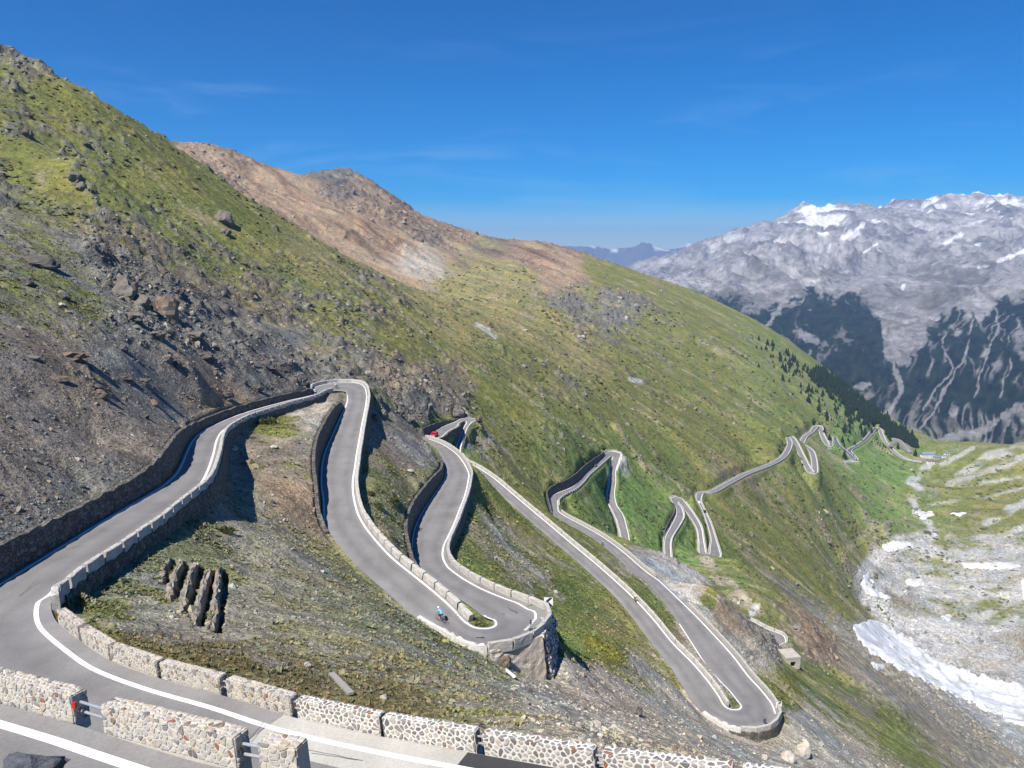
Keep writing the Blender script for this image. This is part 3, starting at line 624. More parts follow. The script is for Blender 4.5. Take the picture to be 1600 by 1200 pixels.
# ------------------------------------------------------------------ materials
def new_mat(name):
    m = bpy.data.materials.new(name); m.use_nodes = True
    nt = m.node_tree; b = nt.nodes["Principled BSDF"]
    b.inputs["Roughness"].default_value = .9
    b.inputs["Specular IOR Level"].default_value = .2
    return m, nt, b
def N(nt, typ, **kw):
    n = nt.nodes.new(typ)
    for k, v in kw.items(): setattr(n, k, v)
    return n
def noise_node(nt, scale, detail=4, rough=.55, coord=None):
    n = N(nt, "ShaderNodeTexNoise"); n.inputs["Scale"].default_value = scale; n.inputs["Detail"].default_value = detail; n.inputs["Roughness"].default_value = rough
    if coord is not None: nt.links.new(coord, n.inputs["Vector"])
    return n
def ramp(nt, fac, stops):
    r = N(nt, "ShaderNodeValToRGB"); nt.links.new(fac, r.inputs[0])
    e = r.color_ramp.elements
    while len(e) < len(stops): e.new(.5)
    for i, (p, c_) in enumerate(stops):
        e[i].position = p; e[i].color = (*c_, 1) if len(c_) == 3 else c_
    return r.outputs[0]
def mulc(nt, a, b_, f=1.0):
    m = N(nt, "ShaderNodeMix", data_type='RGBA', blend_type='MULTIPLY'); m.inputs[0].default_value = f
    nt.links.new(a, m.inputs[6]); nt.links.new(b_, m.inputs[7]); return m.outputs[2]
def bump(nt, b, h, strength, dist):
    n = N(nt, "ShaderNodeBump"); n.inputs["Strength"].default_value = strength; n.inputs["Distance"].default_value = dist
    nt.links.new(h, n.inputs["Height"])
    nt.links.new(n.outputs[0], b.inputs["Normal"]); return n
def gray(x): return (x, x, x)

def ground_mat():
    m, nt, b = new_mat("alpine_ground")
    at = N(nt, "ShaderNodeVertexColor", layer_name="ground_colour")
    tc = N(nt, "ShaderNodeTexCoord").outputs["Object"]
    n1 = noise_node(nt, 2.3, 5, .7, tc); n2 = noise_node(nt, .33, 5, .65, tc); n3 = noise_node(nt, .06, 6, .65, tc)
    f1 = ramp(nt, n1.outputs[0], [(.30, gray(.42)), (.5, gray(1.0)), (.70, gray(1.5))])
    f2 = ramp(nt, n2.outputs[0], [(.32, gray(.62)), (.5, gray(1.0)), (.68, gray(1.36))])
    f3 = ramp(nt, n3.outputs[0], [(.3, (.84, .84, .88)), (.5, gray(1.0)), (.7, (1.18, 1.14, 1.02))])
    c_ = mulc(nt, mulc(nt, mulc(nt, at.outputs[0], f1), f2), f3)
    nt.links.new(c_, b.inputs["Base Color"])
    b.inputs["Specular IOR Level"].default_value = .08
    ad = N(nt, "ShaderNodeMath", operation='MULTIPLY_ADD'); nt.links.new(n2.outputs[0], ad.inputs[0]); ad.inputs[1].default_value = 4.0; nt.links.new(n1.outputs[0], ad.inputs[2])
    bump(nt, b, ad.outputs[0], 1.0, .38)
    return m
M_GROUND = ground_mat()
hill = bpy.data.objects.new("hillside", grid_mesh("hillside", X, Y, Z, alb)); COL.objects.link(hill)
hill.data.materials.append(M_GROUND); hill["kind"] = "structure"

def snow_mat():
    m, nt, b = new_mat("old_snow")
    tc = N(nt, "ShaderNodeTexCoord").outputs["Object"]
    n = noise_node(nt, .09, 8, .7, tc)
    nt.links.new(ramp(nt, n.outputs[0], [(.36, (.36, .35, .32)), (.5, (.62, .63, .64)), (.75, (.70, .71, .72))]), b.inputs["Base Color"])
    bump(nt, b, n.outputs[0], .5, 2.0); b.inputs["Roughness"].default_value = .6
    return m
M_SNOW = snow_mat()
ZS = Z + np.where(SM > 0, 0.9 * sstep(0.2, .9, SM) - .5 * (SM < .2), -1)
sn = bpy.data.objects.new("snow", grid_mesh("snow", X, Y, ZS, None, SM > .12)); COL.objects.link(sn)
sn.data.materials.append(M_SNOW); sn["kind"] = "structure"
# ------------------------------------------------------------------ the massif across the valley
MS = """
1380 712 2500;1480 708 2500;1560 700 2450;1620 680 2400;1700 660 2350;1300 690 2700;1200 660 3000;1100 600 3600;1000 520 4600;940 470 5600
1300 620 3050;1400 620 3050;1500 620 2950;1600 600 2850;1700 590 2800;1250 540 3700;1350 545 3650;1450 545 3500;1550 540 3350;1640 520 3300;1200 580 3450
1150 482 4400;1220 470 4500;1280 458 4600;1350 452 4600;1420 498 4050;1500 470 4200;1560 470 4150;1600 432 4400;1680 430 4400;1380 480 4350
1045 440 5250;1100 425 5500;1150 412 5650;1200 395 5800;1240 380 5900;1285 364 6000;1310 385 5900;1330 440 5200;1345 425 5600;1380 420 5700;1400 395 6100;1440 425 5350;1450 400 5800;1420 370 6400;1500 400 5700;1540 360 6400;1480 350 6900;1600 380 5700;1600 340 6600;1680 370 5900;1370 350 7000;1320 350 7400;1570 420 4900;1520 440 4800
985 416 7800;1020 406 7900;1060 396 8000;1120 371 8100;1170 347 8200;1195 340 8200;1215 350 8250;1235 336 8300;1262 321 8350;1285 318 8400;1310 329 8400;1340 327 8500;1400 318 8600;1440 307 8650;1480 312 8700;1520 297 8800;1543 290 8850;1568 298 8850;1600 286 8900;1660 280 8900
1000 440 6900;1060 425 7000;1120 405 7100;1170 385 7200;1230 370 7300;1280 345 7700;1450 330 7900;1540 320 8000;1600 320 7900
985 470 9900;1100 430 9900;1200 400 9900;1300 370 9900;1400 370 9900;1500 360 9900;1600 350 9900;1700 340 9900;900 470 9900;900 450 7900;850 480 7000
"""
ms = parse(MS); mp_ = at_depth(ms[:, 0], ms[:, 1], ms[:, 2])
a_, l_, t_ = polar(mp_)
_P = np.stack([a_, l_ * 1.0], -1); _n = len(_P)
_d = np.linalg.norm(_P[:, None] - _P[None], axis=2)
_M = np.zeros((_n + 3, _n + 3)); BETA = 1.3
_M[:_n, :_n] = -(_d ** BETA); _M[:_n, :_n] += np.eye(_n) * 2e-5
_M[:_n, _n] = 1; _M[:_n, _n + 1:] = _P; _M[_n, :_n] = 1; _M[_n + 1:, :_n] = _P.T
_w = np.linalg.solve(_M, np.concatenate([t_, [0, 0, 0]]))
mT = np.linspace(0.06, 0.80, 760); mL = np.linspace(math.log(2250), math.log(10000), 470)
MT, ML = np.meshgrid(mT, mL)
mt = rbf(MT.ravel(), ML.ravel()).reshape(MT.shape)
mR = np.exp(ML); mX = np.sin(MT) * mR; mY = np.cos(MT) * mR; mZ = mt * mR
high = sstep(-330, 120, mZ)
wX = mX + 160 * fbm(mX / 700, mY / 700, 601, 3); wY = mY + 160 * fbm(mX / 700, mY / 700, 605, 3)
wY = wY - .35 * wX
sX = MT * 4300 + 70 * fbm(mX / 500, mY / 500, 607, 3) - .18 * mZ      # across the fall of the face that looks towards the pass
r1 = ridged(wX / 900, wY / 1700, 611, 5, .5); r2 = ridged(wX / 300, wY / 1500, 621, 4, .5)
r3 = ridged(sX / 95, mR / 900, 625, 3, .5)
cresty = np.exp(-((mR - 8500) / 900) ** 2)
mZ = mZ + (r1 - .62) * 250 * (0.3 + .7 * high) * (1 - .45 * cresty) + (r2 - .6) * 130 * (0.3 + .7 * high) * (1 - .3 * cresty) + (r3 - .6) * 42 * (.4 + .6 * high)
mZ += 9 * fbm(mX / 60, mY / 60, 631, 3)
mU, mV, mD = to_px(np.stack([mX, mY, mZ], -1))
nA = fbm(wX / 420, wY / 420, 641, 5, .6); nB = fbm(sX / 90, mZ / 105 + mY / 700, 651, 4, .6)
gull = ridged(sX / 200, mR / 2400, 661, 3, .5)
line_v = np.interp(mU, [1040, 1100, 1180, 1245, 1275, 1340, 1370, 1385, 1330, 1450], [455, 462, 480, 468, 455, 452, 462, 500, 500, 540])
line_v = np.interp(mU, [1040, 1100, 1180, 1240, 1262, 1300, 1350, 1372, 1385, 1420, 1450, 1490, 1530, 1560, 1600], [452, 462, 482, 474, 456, 462, 455, 490, 560, 560, 520, 480, 505, 470, 470])
nC = fbm(sX / 34, mZ / 42 + mY / 300, 655, 3, .6)
fallc = fbm(sX / 52, mZ / 420 + mY / 2500, 656, 3, .6)
forest = sstep(-4, 4, mV - line_v + 26 * nA + 18 * nB + 22 * nC + 16 * fallc)
forest *= 1 - sstep(.76, .92, gull + .16 * nA + .10 * nB - .10 * (mU < 1330)) * .85
forest *= 1 - sstep(.14, .34, nB * .9 + nA * .8 + .3 * nC - .14 + .16 * sstep(600, 690, mV)) * .8
scree = sstep(-.1, .25, fbm(wX / 600, wY / 900, 671, 3))
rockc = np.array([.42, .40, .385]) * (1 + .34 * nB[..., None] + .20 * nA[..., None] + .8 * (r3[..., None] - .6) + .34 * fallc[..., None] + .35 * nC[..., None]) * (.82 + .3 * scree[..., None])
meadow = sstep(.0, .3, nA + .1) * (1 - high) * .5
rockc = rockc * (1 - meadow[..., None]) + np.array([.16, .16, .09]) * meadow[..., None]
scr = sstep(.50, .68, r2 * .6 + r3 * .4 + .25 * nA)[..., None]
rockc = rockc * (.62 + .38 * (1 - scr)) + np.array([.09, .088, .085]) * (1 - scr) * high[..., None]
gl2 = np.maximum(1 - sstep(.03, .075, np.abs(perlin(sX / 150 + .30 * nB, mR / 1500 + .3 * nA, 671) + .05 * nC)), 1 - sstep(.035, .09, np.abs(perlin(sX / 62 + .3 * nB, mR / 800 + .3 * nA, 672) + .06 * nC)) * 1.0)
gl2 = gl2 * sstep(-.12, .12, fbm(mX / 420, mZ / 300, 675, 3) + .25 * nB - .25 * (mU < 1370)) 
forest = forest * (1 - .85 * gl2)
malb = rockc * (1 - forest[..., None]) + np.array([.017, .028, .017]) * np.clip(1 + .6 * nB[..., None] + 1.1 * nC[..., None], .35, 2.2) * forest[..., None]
top_v = np.interp(mU, [980, 1150, 1195, 1235, 1285, 1340, 1400, 1480, 1545, 1600, 1660], [416, 352, 340, 336, 318, 327, 318, 312, 290, 286, 280])
depth_below = mV - top_v
snow = sstep(.02, .16, -.02 - depth_below / 130 + .75 * nA + .75 * nB - .5 * (r2 - .6) - .30 * (mU < 1215) - .10 + .42 * np.exp(-((mU - 1283) / 34) ** 2) + .40 * np.exp(-((mU - 1545) / 45) ** 2) + .12 * np.exp(-((mU - 1600) / 40) ** 2))
snow *= (mR > 5600) | (nA > .35)
def mline(pl, w):
    pl = np.array(pl, float); e = w * 2 + 3
    bx = (mU > pl[:, 0].min() - e) & (mU < pl[:, 0].max() + e) & (mV > pl[:, 1].min() - e) & (mV < pl[:, 1].max() + e)
    x = mU[bx]; y = mV[bx]; x = x + 9 * fbm(mU[bx] / 30, y / 30, 711, 3); d = np.full(x.shape, 1e9)
    for p, q in zip(pl[:-1], pl[1:]):
        ab = q - p; tt = np.clip(((x - p[0]) * ab[0] + (y - p[1]) * ab[1]) / (ab @ ab), 0, 1)
        d = np.minimum(d, np.hypot(x - p[0] - tt * ab[0], y - p[1] - tt * ab[1]))
    d = d / w + 1.0 * fbm(x / 9, y / 9, 700, 4) + .9 * np.clip(fbm(x / 25, y / 25, 703, 2) + .1, 0, 1)
    return 1 - sstep(.6, 1.1, d), bx
for pl, w in [([(1600, 392), (1575, 402), (1558, 410)], 4), ([(1528, 418), (1545, 416)], 3), ([(1408, 452), (1414, 446)], 4), ([(1500, 368), (1478, 380)], 4), ([(1330, 365), (1350, 352)], 5), ([(1318, 372), (1338, 366)], 4), ([(1350, 395), (1370, 382)], 2)]:
    m_, bx = mline(pl, w); snow[bx] = np.maximum(snow[bx], m_)
for pl, w in [([(1228, 455), (1212, 490), (1196, 512)], 5), ([(1445, 500), (1415, 530), (1385, 545)], 6), ([(1400, 395), (1365, 430), (1315, 452)], 16), ([(1590, 380), (1590, 420), (1570, 440)], 26), ([(1390, 540), (1420, 525)], 4),
              ([(1420, 690), (1470, 690), (1540, 670), (1600, 630)], 7), ([(1520, 500), (1512, 540), (1500, 570), (1488, 585), (1470, 620), (1462, 640), (1440, 668)], 2.2), ([(1480, 520), (1470, 540), (1478, 560), (1490, 575), (1466, 605), (1440, 640)], 2), ([(1555, 480), (1560, 510), (1548, 540), (1536, 580), (1520, 620)], 2), ([(1395, 560), (1402, 590), (1410, 610), (1396, 630), (1385, 660)], 4), ([(1360, 600), (1340, 605)], 6), ([(1250, 520), (1270, 530)], 8), ([(1580, 560), (1572, 590), (1560, 620)], 2)]:
    m_, bx = mline(pl, w); m_ = (m_ * .85)[:, None]; malb[bx] = malb[bx] * (1 - m_) + np.array((.33, .32, .31)) * m_
malb = malb * (1 - snow[..., None]) + .86 * snow[..., None]
malb = np.clip(malb, .01, .88)
def mountain_mat():
    m, nt, b = new_mat("mountain_rock")
    at = N(nt, "ShaderNodeVertexColor", layer_name="ground_colour")
    tc = N(nt, "ShaderNodeTexCoord").outputs["Object"]
    n1 = noise_node(nt, .016, 9, .72, tc)
    f1 = ramp(nt, n1.outputs[0], [(.34, gray(.62)), (.5, gray(1.0)), (.66, gray(1.32))])
    nt.links.new(mulc(nt, at.outputs[0], f1), b.inputs["Base Color"]); b.inputs["Specular IOR Level"].default_value = .05
    bump(nt, b, n1.outputs[0], 1.0, 45.0)
    return m
M_MOUNT = mountain_mat()
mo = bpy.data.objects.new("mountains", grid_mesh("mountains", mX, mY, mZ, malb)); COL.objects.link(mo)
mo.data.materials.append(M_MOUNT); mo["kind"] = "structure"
# far blue range on the skyline
fT = np.linspace(-.1, .5, 260); fL = np.linspace(math.log(15000), math.log(24000), 40)
FT, FL = np.meshgrid(fT, fL); fR = np.exp(FL)
crest = np.exp(-((fR - 19000) / 2300) ** 2)
fu = 800 + F_PX * np.tan(FT) / CP
base_t = (-SP + CP * (600 - np.interp(fu, [860, 885, 920, 950, 985, 1010, 1040, 1070, 1100, 1200], [392, 381, 383, 386, 384, 380, 384, 383, 380, 376])) / F_PX)
fX = np.sin(FT) * fR; fY = np.cos(FT) * fR
fZ = -1500 + crest * (base_t * 19000 + 1500 + 260 * (ridged(fX / 1500, fY / 3000, 711, 5, .6) - .75))
fa = np.ones(fZ.shape + (3,)) * np.array([.14, .15, .15])
fs = sstep(.05, .25, fbm(fX / 500, fY / 900, 721, 4) + (fZ - base_t * 19000 + 60) / 500)
fa = fa * (1 - fs[..., None]) + .8 * fs[..., None]
fo = bpy.data.objects.new("distant_mountains", grid_mesh("distant_mountains", fX, fY, fZ, fa)); COL.objects.link(fo)
fo.data.materials.append(M_MOUNT); fo["kind"] = "structure"
# the ground sheet everything stands on
gb = bpy.data.meshes.new("ground"); s_ = 60000
gb.from_pydata([(-s_, -s_, -1510), (s_, -s_, -1510), (s_, s_, -1510), (-s_, s_, -1510)], [], [(0, 1, 2, 3)])
mg, ntg, bg_ = new_mat("valley_floor"); bg_.inputs["Base Color"].default_value = (.07, .085, .04, 1)
tcg = N(ntg, "ShaderNodeTexCoord").outputs["Object"]
ntg.links.new(ramp(ntg, noise_node(ntg, .0012, 6, .6, tcg).outputs[0], [(.3, (.04, .06, .03)), (.7, (.12, .12, .07))]), bg_.inputs["Base Color"])
gb.materials.append(mg); gbo = bpy.data.objects.new("ground", gb); COL.objects.link(gbo); gbo["kind"] = "structure"
# the air
def build_haze(density, color):
    hx0, hx1, hy0, hy1, z0, z1 = -6000, 16000, -3000, 26000, -1511.5, float(max(mZ.max(), fZ.max(), Z.max())) + 12
    bm = bmesh.new(); bmesh.ops.create_cube(bm, size=1)
    for v in bm.verts:
        v.co = (hx0 if v.co.x < 0 else hx1, hy0 if v.co.y < 0 else hy1, z0 if v.co.z < 0 else z1)
    me = bpy.data.meshes.new("haze"); bm.to_mesh(me); bm.free()
    m = bpy.data.materials.new("alpine_haze"); m.use_nodes = True; nt = m.node_tree
    nt.nodes.remove(nt.nodes["Principled BSDF"])
    v = N(nt, "ShaderNodeVolumePrincipled"); v.inputs["Color"].default_value = (*color, 1); v.inputs["Density"].default_value = density; v.inputs["Anisotropy"].default_value = 0.1
    nt.links.new(v.outputs[0], nt.nodes["Material Output"].inputs["Volume"])
    me.materials.append(m); o = bpy.data.objects.new("haze", me); COL.objects.link(o); o["kind"] = "stuff"
build_haze(6.2e-5, (.36, .58, 1.0))
# ------------------------------------------------------------------ builders
def tag(o, label=None, cat=None, group=None, kind=None):
    if label: o["label"] = label
    if cat: o["category"] = cat
    if group: o["group"] = group
    if kind: o["kind"] = kind
    return o
def link(name, me, mats=(), parent=None, loc=None, rot=None):
    o = bpy.data.objects.new(name, me); COL.objects.link(o)
    for m in (mats if isinstance(mats, (list, tuple)) else [mats]):
        me.materials.append(m)
    if parent is not None: o.parent = parent
    if loc is not None: o.location = loc
    if rot is not None: o.rotation_euler = rot
    return o
def empty(name, loc, rotz=0.0):
    o = bpy.data.objects.new(name, None); COL.objects.link(o); o.location = loc; o.rotation_euler = (0, 0, rotz); o.empty_display_size = .3
    return o
def pydata(name, v, f, smooth=False):
    me = bpy.data.meshes.new(name); me.from_pydata([tuple(map(float, p)) for p in v], [], f); me.update()
    bm = bmesh.new(); bm.from_mesh(me); bmesh.ops.recalc_face_normals(bm, faces=bm.faces); bm.to_mesh(me); bm.free()
    if smooth: me.shade_smooth()
    return me
def box_data(x0, x1, y0, y1, z0, z1):
    v = [(x0, y0, z0), (x1, y0, z0), (x1, y1, z0), (x0, y1, z0), (x0, y0, z1), (x1, y0, z1), (x1, y1, z1), (x0, y1, z1)]
    return v, [(0, 3, 2, 1), (4, 5, 6, 7), (0, 1, 5, 4), (1, 2, 6, 5), (2, 3, 7, 6), (3, 0, 4, 7)]
def boxes(name, lst):
    V = []; Fc = []
    for b in lst:
        v, f = box_data(*b); n = len(V); V += v; Fc += [tuple(i + n for i in q) for q in f]
    return pydata(name, V, Fc)
def tubes(name, segs, r, n=6, cap=True):
    V = []; Fc = []
    for s in segs:
        a, b = Vector(s[0]), Vector(s[1]); rr = s[2] if len(s) > 2 else r; r2 = s[3] if len(s) > 3 else rr
        d = (b - a).normalized(); u = d.orthogonal().normalized(); w = d.cross(u); k = len(V)
        for c0, q in ((a, rr), (b, r2)):
            for i in range(n):
                t = 2 * math.pi * i / n; V.append(c0 + (u * math.cos(t) + w * math.sin(t)) * q)
        Fc += [(k + i, k + (i + 1) % n, k + n + (i + 1) % n, k + n + i) for i in range(n)]
        if cap: Fc += [tuple(k + i for i in range(n))[::-1], tuple(k + n + i for i in range(n))]
    return pydata(name, V, Fc)
def strip(name, A_, B_, mats):
    n = len(A_); V = np.concatenate([A_, B_])
    return link(name, pydata(name, V, [(i, i + 1, n + i + 1, n + i) for i in range(n - 1)]), mats)

# ------------------------------------------------------------------ road materials
def asphalt(name, base, var=.16):
    m, nt, b = new_mat(name); tc = N(nt, "ShaderNodeTexCoord").outputs["Object"]
    n1 = noise_node(nt, .22, 6, .62, tc); n2 = noise_node(nt, 9.0, 3, .6, tc)
    mp = N(nt, "ShaderNodeMapping"); mp.inputs["Scale"].default_value = (.9, .12, 1); nt.links.new(tc, mp.inputs[0])
    n3 = noise_node(nt, .5, 5, .6, mp.outputs[0])
    c1 = ramp(nt, n1.outputs[0], [(.28, tuple(x * (1 - var) for x in base)), (.5, base), (.74, tuple(x * (1 + var) for x in base))])
    c2 = mulc(nt, c1, ramp(nt, n3.outputs[0], [(.3, gray(.90)), (.6, gray(1.06))])); c3 = mulc(nt, c2, ramp(nt, n2.outputs[0], [(.3, gray(.88)), (.7, gray(1.1))]))
    if name == "worn_asphalt":
        uvn = N(nt, "ShaderNodeUVMap", uv_map="lane"); sx = N(nt, "ShaderNodeSeparateXYZ"); nt.links.new(uvn.outputs[0], sx.inputs[0])
        wob = N(nt, "ShaderNodeMath", operation='MULTIPLY_ADD'); nt.links.new(n1.outputs[0], wob.inputs[0]); wob.inputs[1].default_value = .22; nt.links.new(sx.outputs[0], wob.inputs[2])
        tr = ramp(nt, wob.outputs[0], [(.08, gray(1.10)), (.24, gray(1.0)), (.36, gray(.86)), (.50, gray(1.0)), (.62, gray(.98)), (.78, gray(.84)), (.92, gray(1.0)), (1.0, gray(1.10))])
        c3 = mulc(nt, c3, tr)
    nt.links.new(c3, b.inputs["Base Color"]); b.inputs["Roughness"].default_value = .85; bump(nt, b, n2.outputs[0], .3, .02)
    return m
M_ROAD = asphalt("worn_asphalt", (.200, .192, .186)); M_NEWROAD = asphalt("fresh_asphalt", (.05, .05, .055)); M_DARKROAD = asphalt("dark_asphalt", (.10, .10, .11))
M_CONC = asphalt("pale_concrete", (.40, .385, .35), .12)
def paint_mat():
    m, nt, b = new_mat("road_paint"); tc = N(nt, "ShaderNodeTexCoord").outputs["Object"]
    n = noise_node(nt, 2.6, 6, .72, tc)
    nt.links.new(ramp(nt, n.outputs[0], [(.30, (.30, .29, .28)), (.42, (.66, .655, .63)), (.7, (.80, .80, .78))]), b.inputs["Base Color"]); b.inputs["Roughness"].default_value = .7
    return m
M_PAINT = paint_mat()
def masonry(name, stones, mortar, scale, mort=.06, bumpd=.03, zs=1.25):
    m, nt, b = new_mat(name); tc = N(nt, "ShaderNodeTexCoord").outputs["Object"]
    mp = N(nt, "ShaderNodeMapping"); mp.inputs["Scale"].default_value = (1, 1, zs); nt.links.new(tc, mp.inputs[0])
    v1 = N(nt, "ShaderNodeTexVoronoi", feature='F1'); v1.inputs["Scale"].default_value = scale; nt.links.new(mp.outputs[0], v1.inputs["Vector"])
    v2 = N(nt, "ShaderNodeTexVoronoi", feature='DISTANCE_TO_EDGE'); v2.inputs["Scale"].default_value = scale; nt.links.new(mp.outputs[0], v2.inputs["Vector"])
    sep = N(nt, "ShaderNodeSeparateColor"); nt.links.new(v1.outputs["Color"], sep.inputs[0])
    k = len(stones); sc = ramp(nt, sep.outputs[0], [(i / max(k - 1, 1), s_) for i, s_ in enumerate(stones)])
    nz = noise_node(nt, scale * 1.7, 5, .65, tc); sc = mulc(nt, sc, ramp(nt, nz.outputs[0], [(.3, gray(.75)), (.7, gray(1.2))]))
    mm = N(nt, "ShaderNodeMath", operation='MULTIPLY_ADD'); nt.links.new(nz.outputs[0], mm.inputs[0]); mm.inputs[1].default_value = .10; nt.links.new(v2.outputs["Distance"], mm.inputs[2])
    f = N(nt, "ShaderNodeMapRange"); f.inputs[1].default_value = mort + .03; f.inputs[2].default_value = mort + .09; nt.links.new(mm.outputs[0], f.inputs[0])
    mx = N(nt, "ShaderNodeMix", data_type='RGBA'); nt.links.new(f.outputs[0], mx.inputs[0]); mx.inputs[6].default_value = (*mortar, 1); nt.links.new(sc, mx.inputs[7])
    nt.links.new(mx.outputs[2], b.inputs["Base Color"]); bump(nt, b, f.outputs[0], .9, bumpd)
    return m
M_PARA = masonry("pale_masonry", [(.34, .32, .285), (.47, .45, .41), (.40, .375, .33), (.50, .48, .44), (.30, .29, .27)], (.50, .48, .44), 4.2, .03, .02)
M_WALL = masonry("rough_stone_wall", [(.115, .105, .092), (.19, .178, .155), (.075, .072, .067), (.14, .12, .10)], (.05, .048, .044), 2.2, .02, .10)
M_BUTT = masonry("pitched_stone", [(.46, .445, .42), (.56, .54, .51), (.38, .365, .35)], (.10, .10, .10), 1.5, .07, .25, 1.0)
M_WHITEK = masonry("whitewashed_kerb", [(.62, .60, .56), (.52, .50, .46), (.66, .64, .60)], (.45, .43, .40), 2.5, .0, .02)
def plain(name, col_, rough=.8, metal=0.0, var=.12, sc=3.0):
    m, nt, b = new_mat(name); tc = N(nt, "ShaderNodeTexCoord").outputs["Object"]; n = noise_node(nt, sc, 5, .62, tc)
    nt.links.new(ramp(nt, n.outputs[0], [(.3, tuple(x * (1 - var) for x in col_)), (.7, tuple(min(1, x * (1 + var)) for x in col_))]), b.inputs["Base Color"])
    b.inputs["Roughness"].default_value = rough; b.inputs["Metallic"].default_value = metal; return m
def rock_mat(name, col_, sc=1.6, var=.35, bd=.15):
    m, nt, b = new_mat(name); tc = N(nt, "ShaderNodeTexCoord").outputs["Object"]; n = noise_node(nt, sc, 7, .68, tc); n2 = noise_node(nt, sc * .35, 4, .6, tc)
    c1 = ramp(nt, n.outputs[0], [(.3, tuple(x * (1 - var) for x in col_)), (.55, col_), (.75, tuple(x * (1 + var) for x in col_))])
    nt.links.new(mulc(nt, c1, ramp(nt, n2.outputs[0], [(.35, (1.0, .86, .74)), (.6, (1.0, 1.0, 1.0))])), b.inputs["Base Color"]); bump(nt, b, n.outputs[0], .9, bd); return m
M_BUTTC = rock_mat("rendered_concrete", (.52, .485, .415), 1.6, .25, .22)

# ------------------------------------------------------------------ the road: surface, paint, patches
for g in LEGS:
    o = strip("road", g.L, g.R, M_ROAD); tag(o, kind="structure")
    uv = o.data.uv_layers.new(name="lane"); n_ = len(g.L); sl = np.concatenate([[0], np.cumsum(np.linalg.norm(np.diff(g.C, axis=0), axis=1))])
    for lp in o.data.loops:
        k_ = lp.vertex_index; uv.data[lp.index].uv = (0.0 if k_ < n_ else 1.0, sl[k_ % n_] / 20)
def edge(g, side, off, r0, r1, dz=0.0):
    """points along one edge of a leg between two rows, off metres outside the edge (inside when negative)"""
    P = g.L if side == "L" else g.R
    i0, i1 = int(round(r0 * g.sub)), int(round(r1 * g.sub)); i1 = min(i1, len(P) - 1)
    n = g.N[side][i0:i1 + 1]
    if np.max(np.asarray(off)) < 0:                      # points on the road itself: stay in the plane of the survey pairs
        pr = P[i0:i1 + 1, :2] - g.C[i0:i1 + 1, :2]; pr /= np.linalg.norm(pr, axis=1)[:, None] + 1e-9
        n = pr / np.clip((pr * n).sum(1), .6, 1)[:, None]
    q = P[i0:i1 + 1].copy(); q[:, :2] += n * np.asarray(off).reshape(-1, 1); q[:, 2] += dz
    return q
LINES = [(A, "L", .62, .30, 0, 7), (B, "R", (.85,) * 10 + (.8, .7, .6) + (.55,) * 17, .28, 0, 29), (B, "L", .25, .24, 13, 38), (B, "R", .15, .22, 31.5, 38), (C_, "L", .25, .28, 0, 17.5), (C_, "R", .15, .24, 0, 9.2), (C_, "L", .15, .32, 17.5, 24),
         (C_, "R", 1.3, .30, 22.8, 24), (D_, "R", (1.3, 1.3, 1.1, .8, .75, .75, .7, .65, .6, .5, .42, .38) + (.35,) * 12, .29, 0, 23), (D_, "L", .15, .24, 0, 2), (D_, "L", .1, .2, 10, 17.5), (D_, "L", .15, .26, 26, 34), (D_, "R", .1, .24, 26, 34),
         (E_, "L", .2, .3, 0, 26), (E_, "R", .15, .24, 0, 5), (F_, "R", .45, .32, 0, 16), (F_, "L", .1, .24, 0, 6), (F_, "L", .1, .32, 16, 27), (F_, "R", .1, .32, 16, 27), (G_, "L", .1, .34, 0, 9), (G_, "R", .1, .34, 0, 9), (G_, "L", .3, .34, 13, 18),
         (H_, "L", .1, .4, 1, 33), (H_, "R", .1, .4, 1, 33), (I_, "L", .1, .5, 0, 43), (I_, "R", .1, .5, 0, 43)]
for g, s_, off, wd, r0, r1 in LINES:
    if isinstance(off, tuple):
        nn = int(round(r1 * g.sub)) - int(round(r0 * g.sub)) + 1; off = np.interp(np.linspace(0, len(off) - 1, nn), np.arange(len(off)), off)
    o = strip("road_marking", edge(g, s_, -np.asarray(off), r0, r1, .006), edge(g, s_, -np.asarray(off) - wd, r0, r1, .006), M_PAINT); tag(o, kind="structure")
def row_at_x(g, side, x, lo=0, hi=None):
    P = g.L if side == "L" else g.R; hi = len(P) if hi is None else int(hi * g.sub)
    u = to_px(P)[0][int(lo * g.sub):hi]; i = int(np.argmin(np.abs(u - x))); 
    return (i + int(lo * g.sub)) / g.sub
ra, rb = row_at_x(B, "R", 745, 0, 9), row_at_x(B, "R", 445, 0, 9)
e0 = edge(B, "R", -.02, ra, rb, .004); e1 = edge(B, "R", -2.3, ra, rb, .004)
tag(strip("concrete_apron", e0, e1, M_CONC), kind="structure")
ra2 = row_at_x(B, "R", 1010, 0, 9)
tag(strip("asphalt_patch", edge(B, "R", -.02, ra2, ra - .02, .004), edge(B, "R", -2.6, ra2, ra - .02, .004), M_NEWROAD), kind="structure")
i_ = I_
tag(strip("road_surface", edge(i_, "L", -.6, 20, 36, .006), edge(i_, "R", -.6, 20, 36, .006), M_DARKROAD), kind="structure")
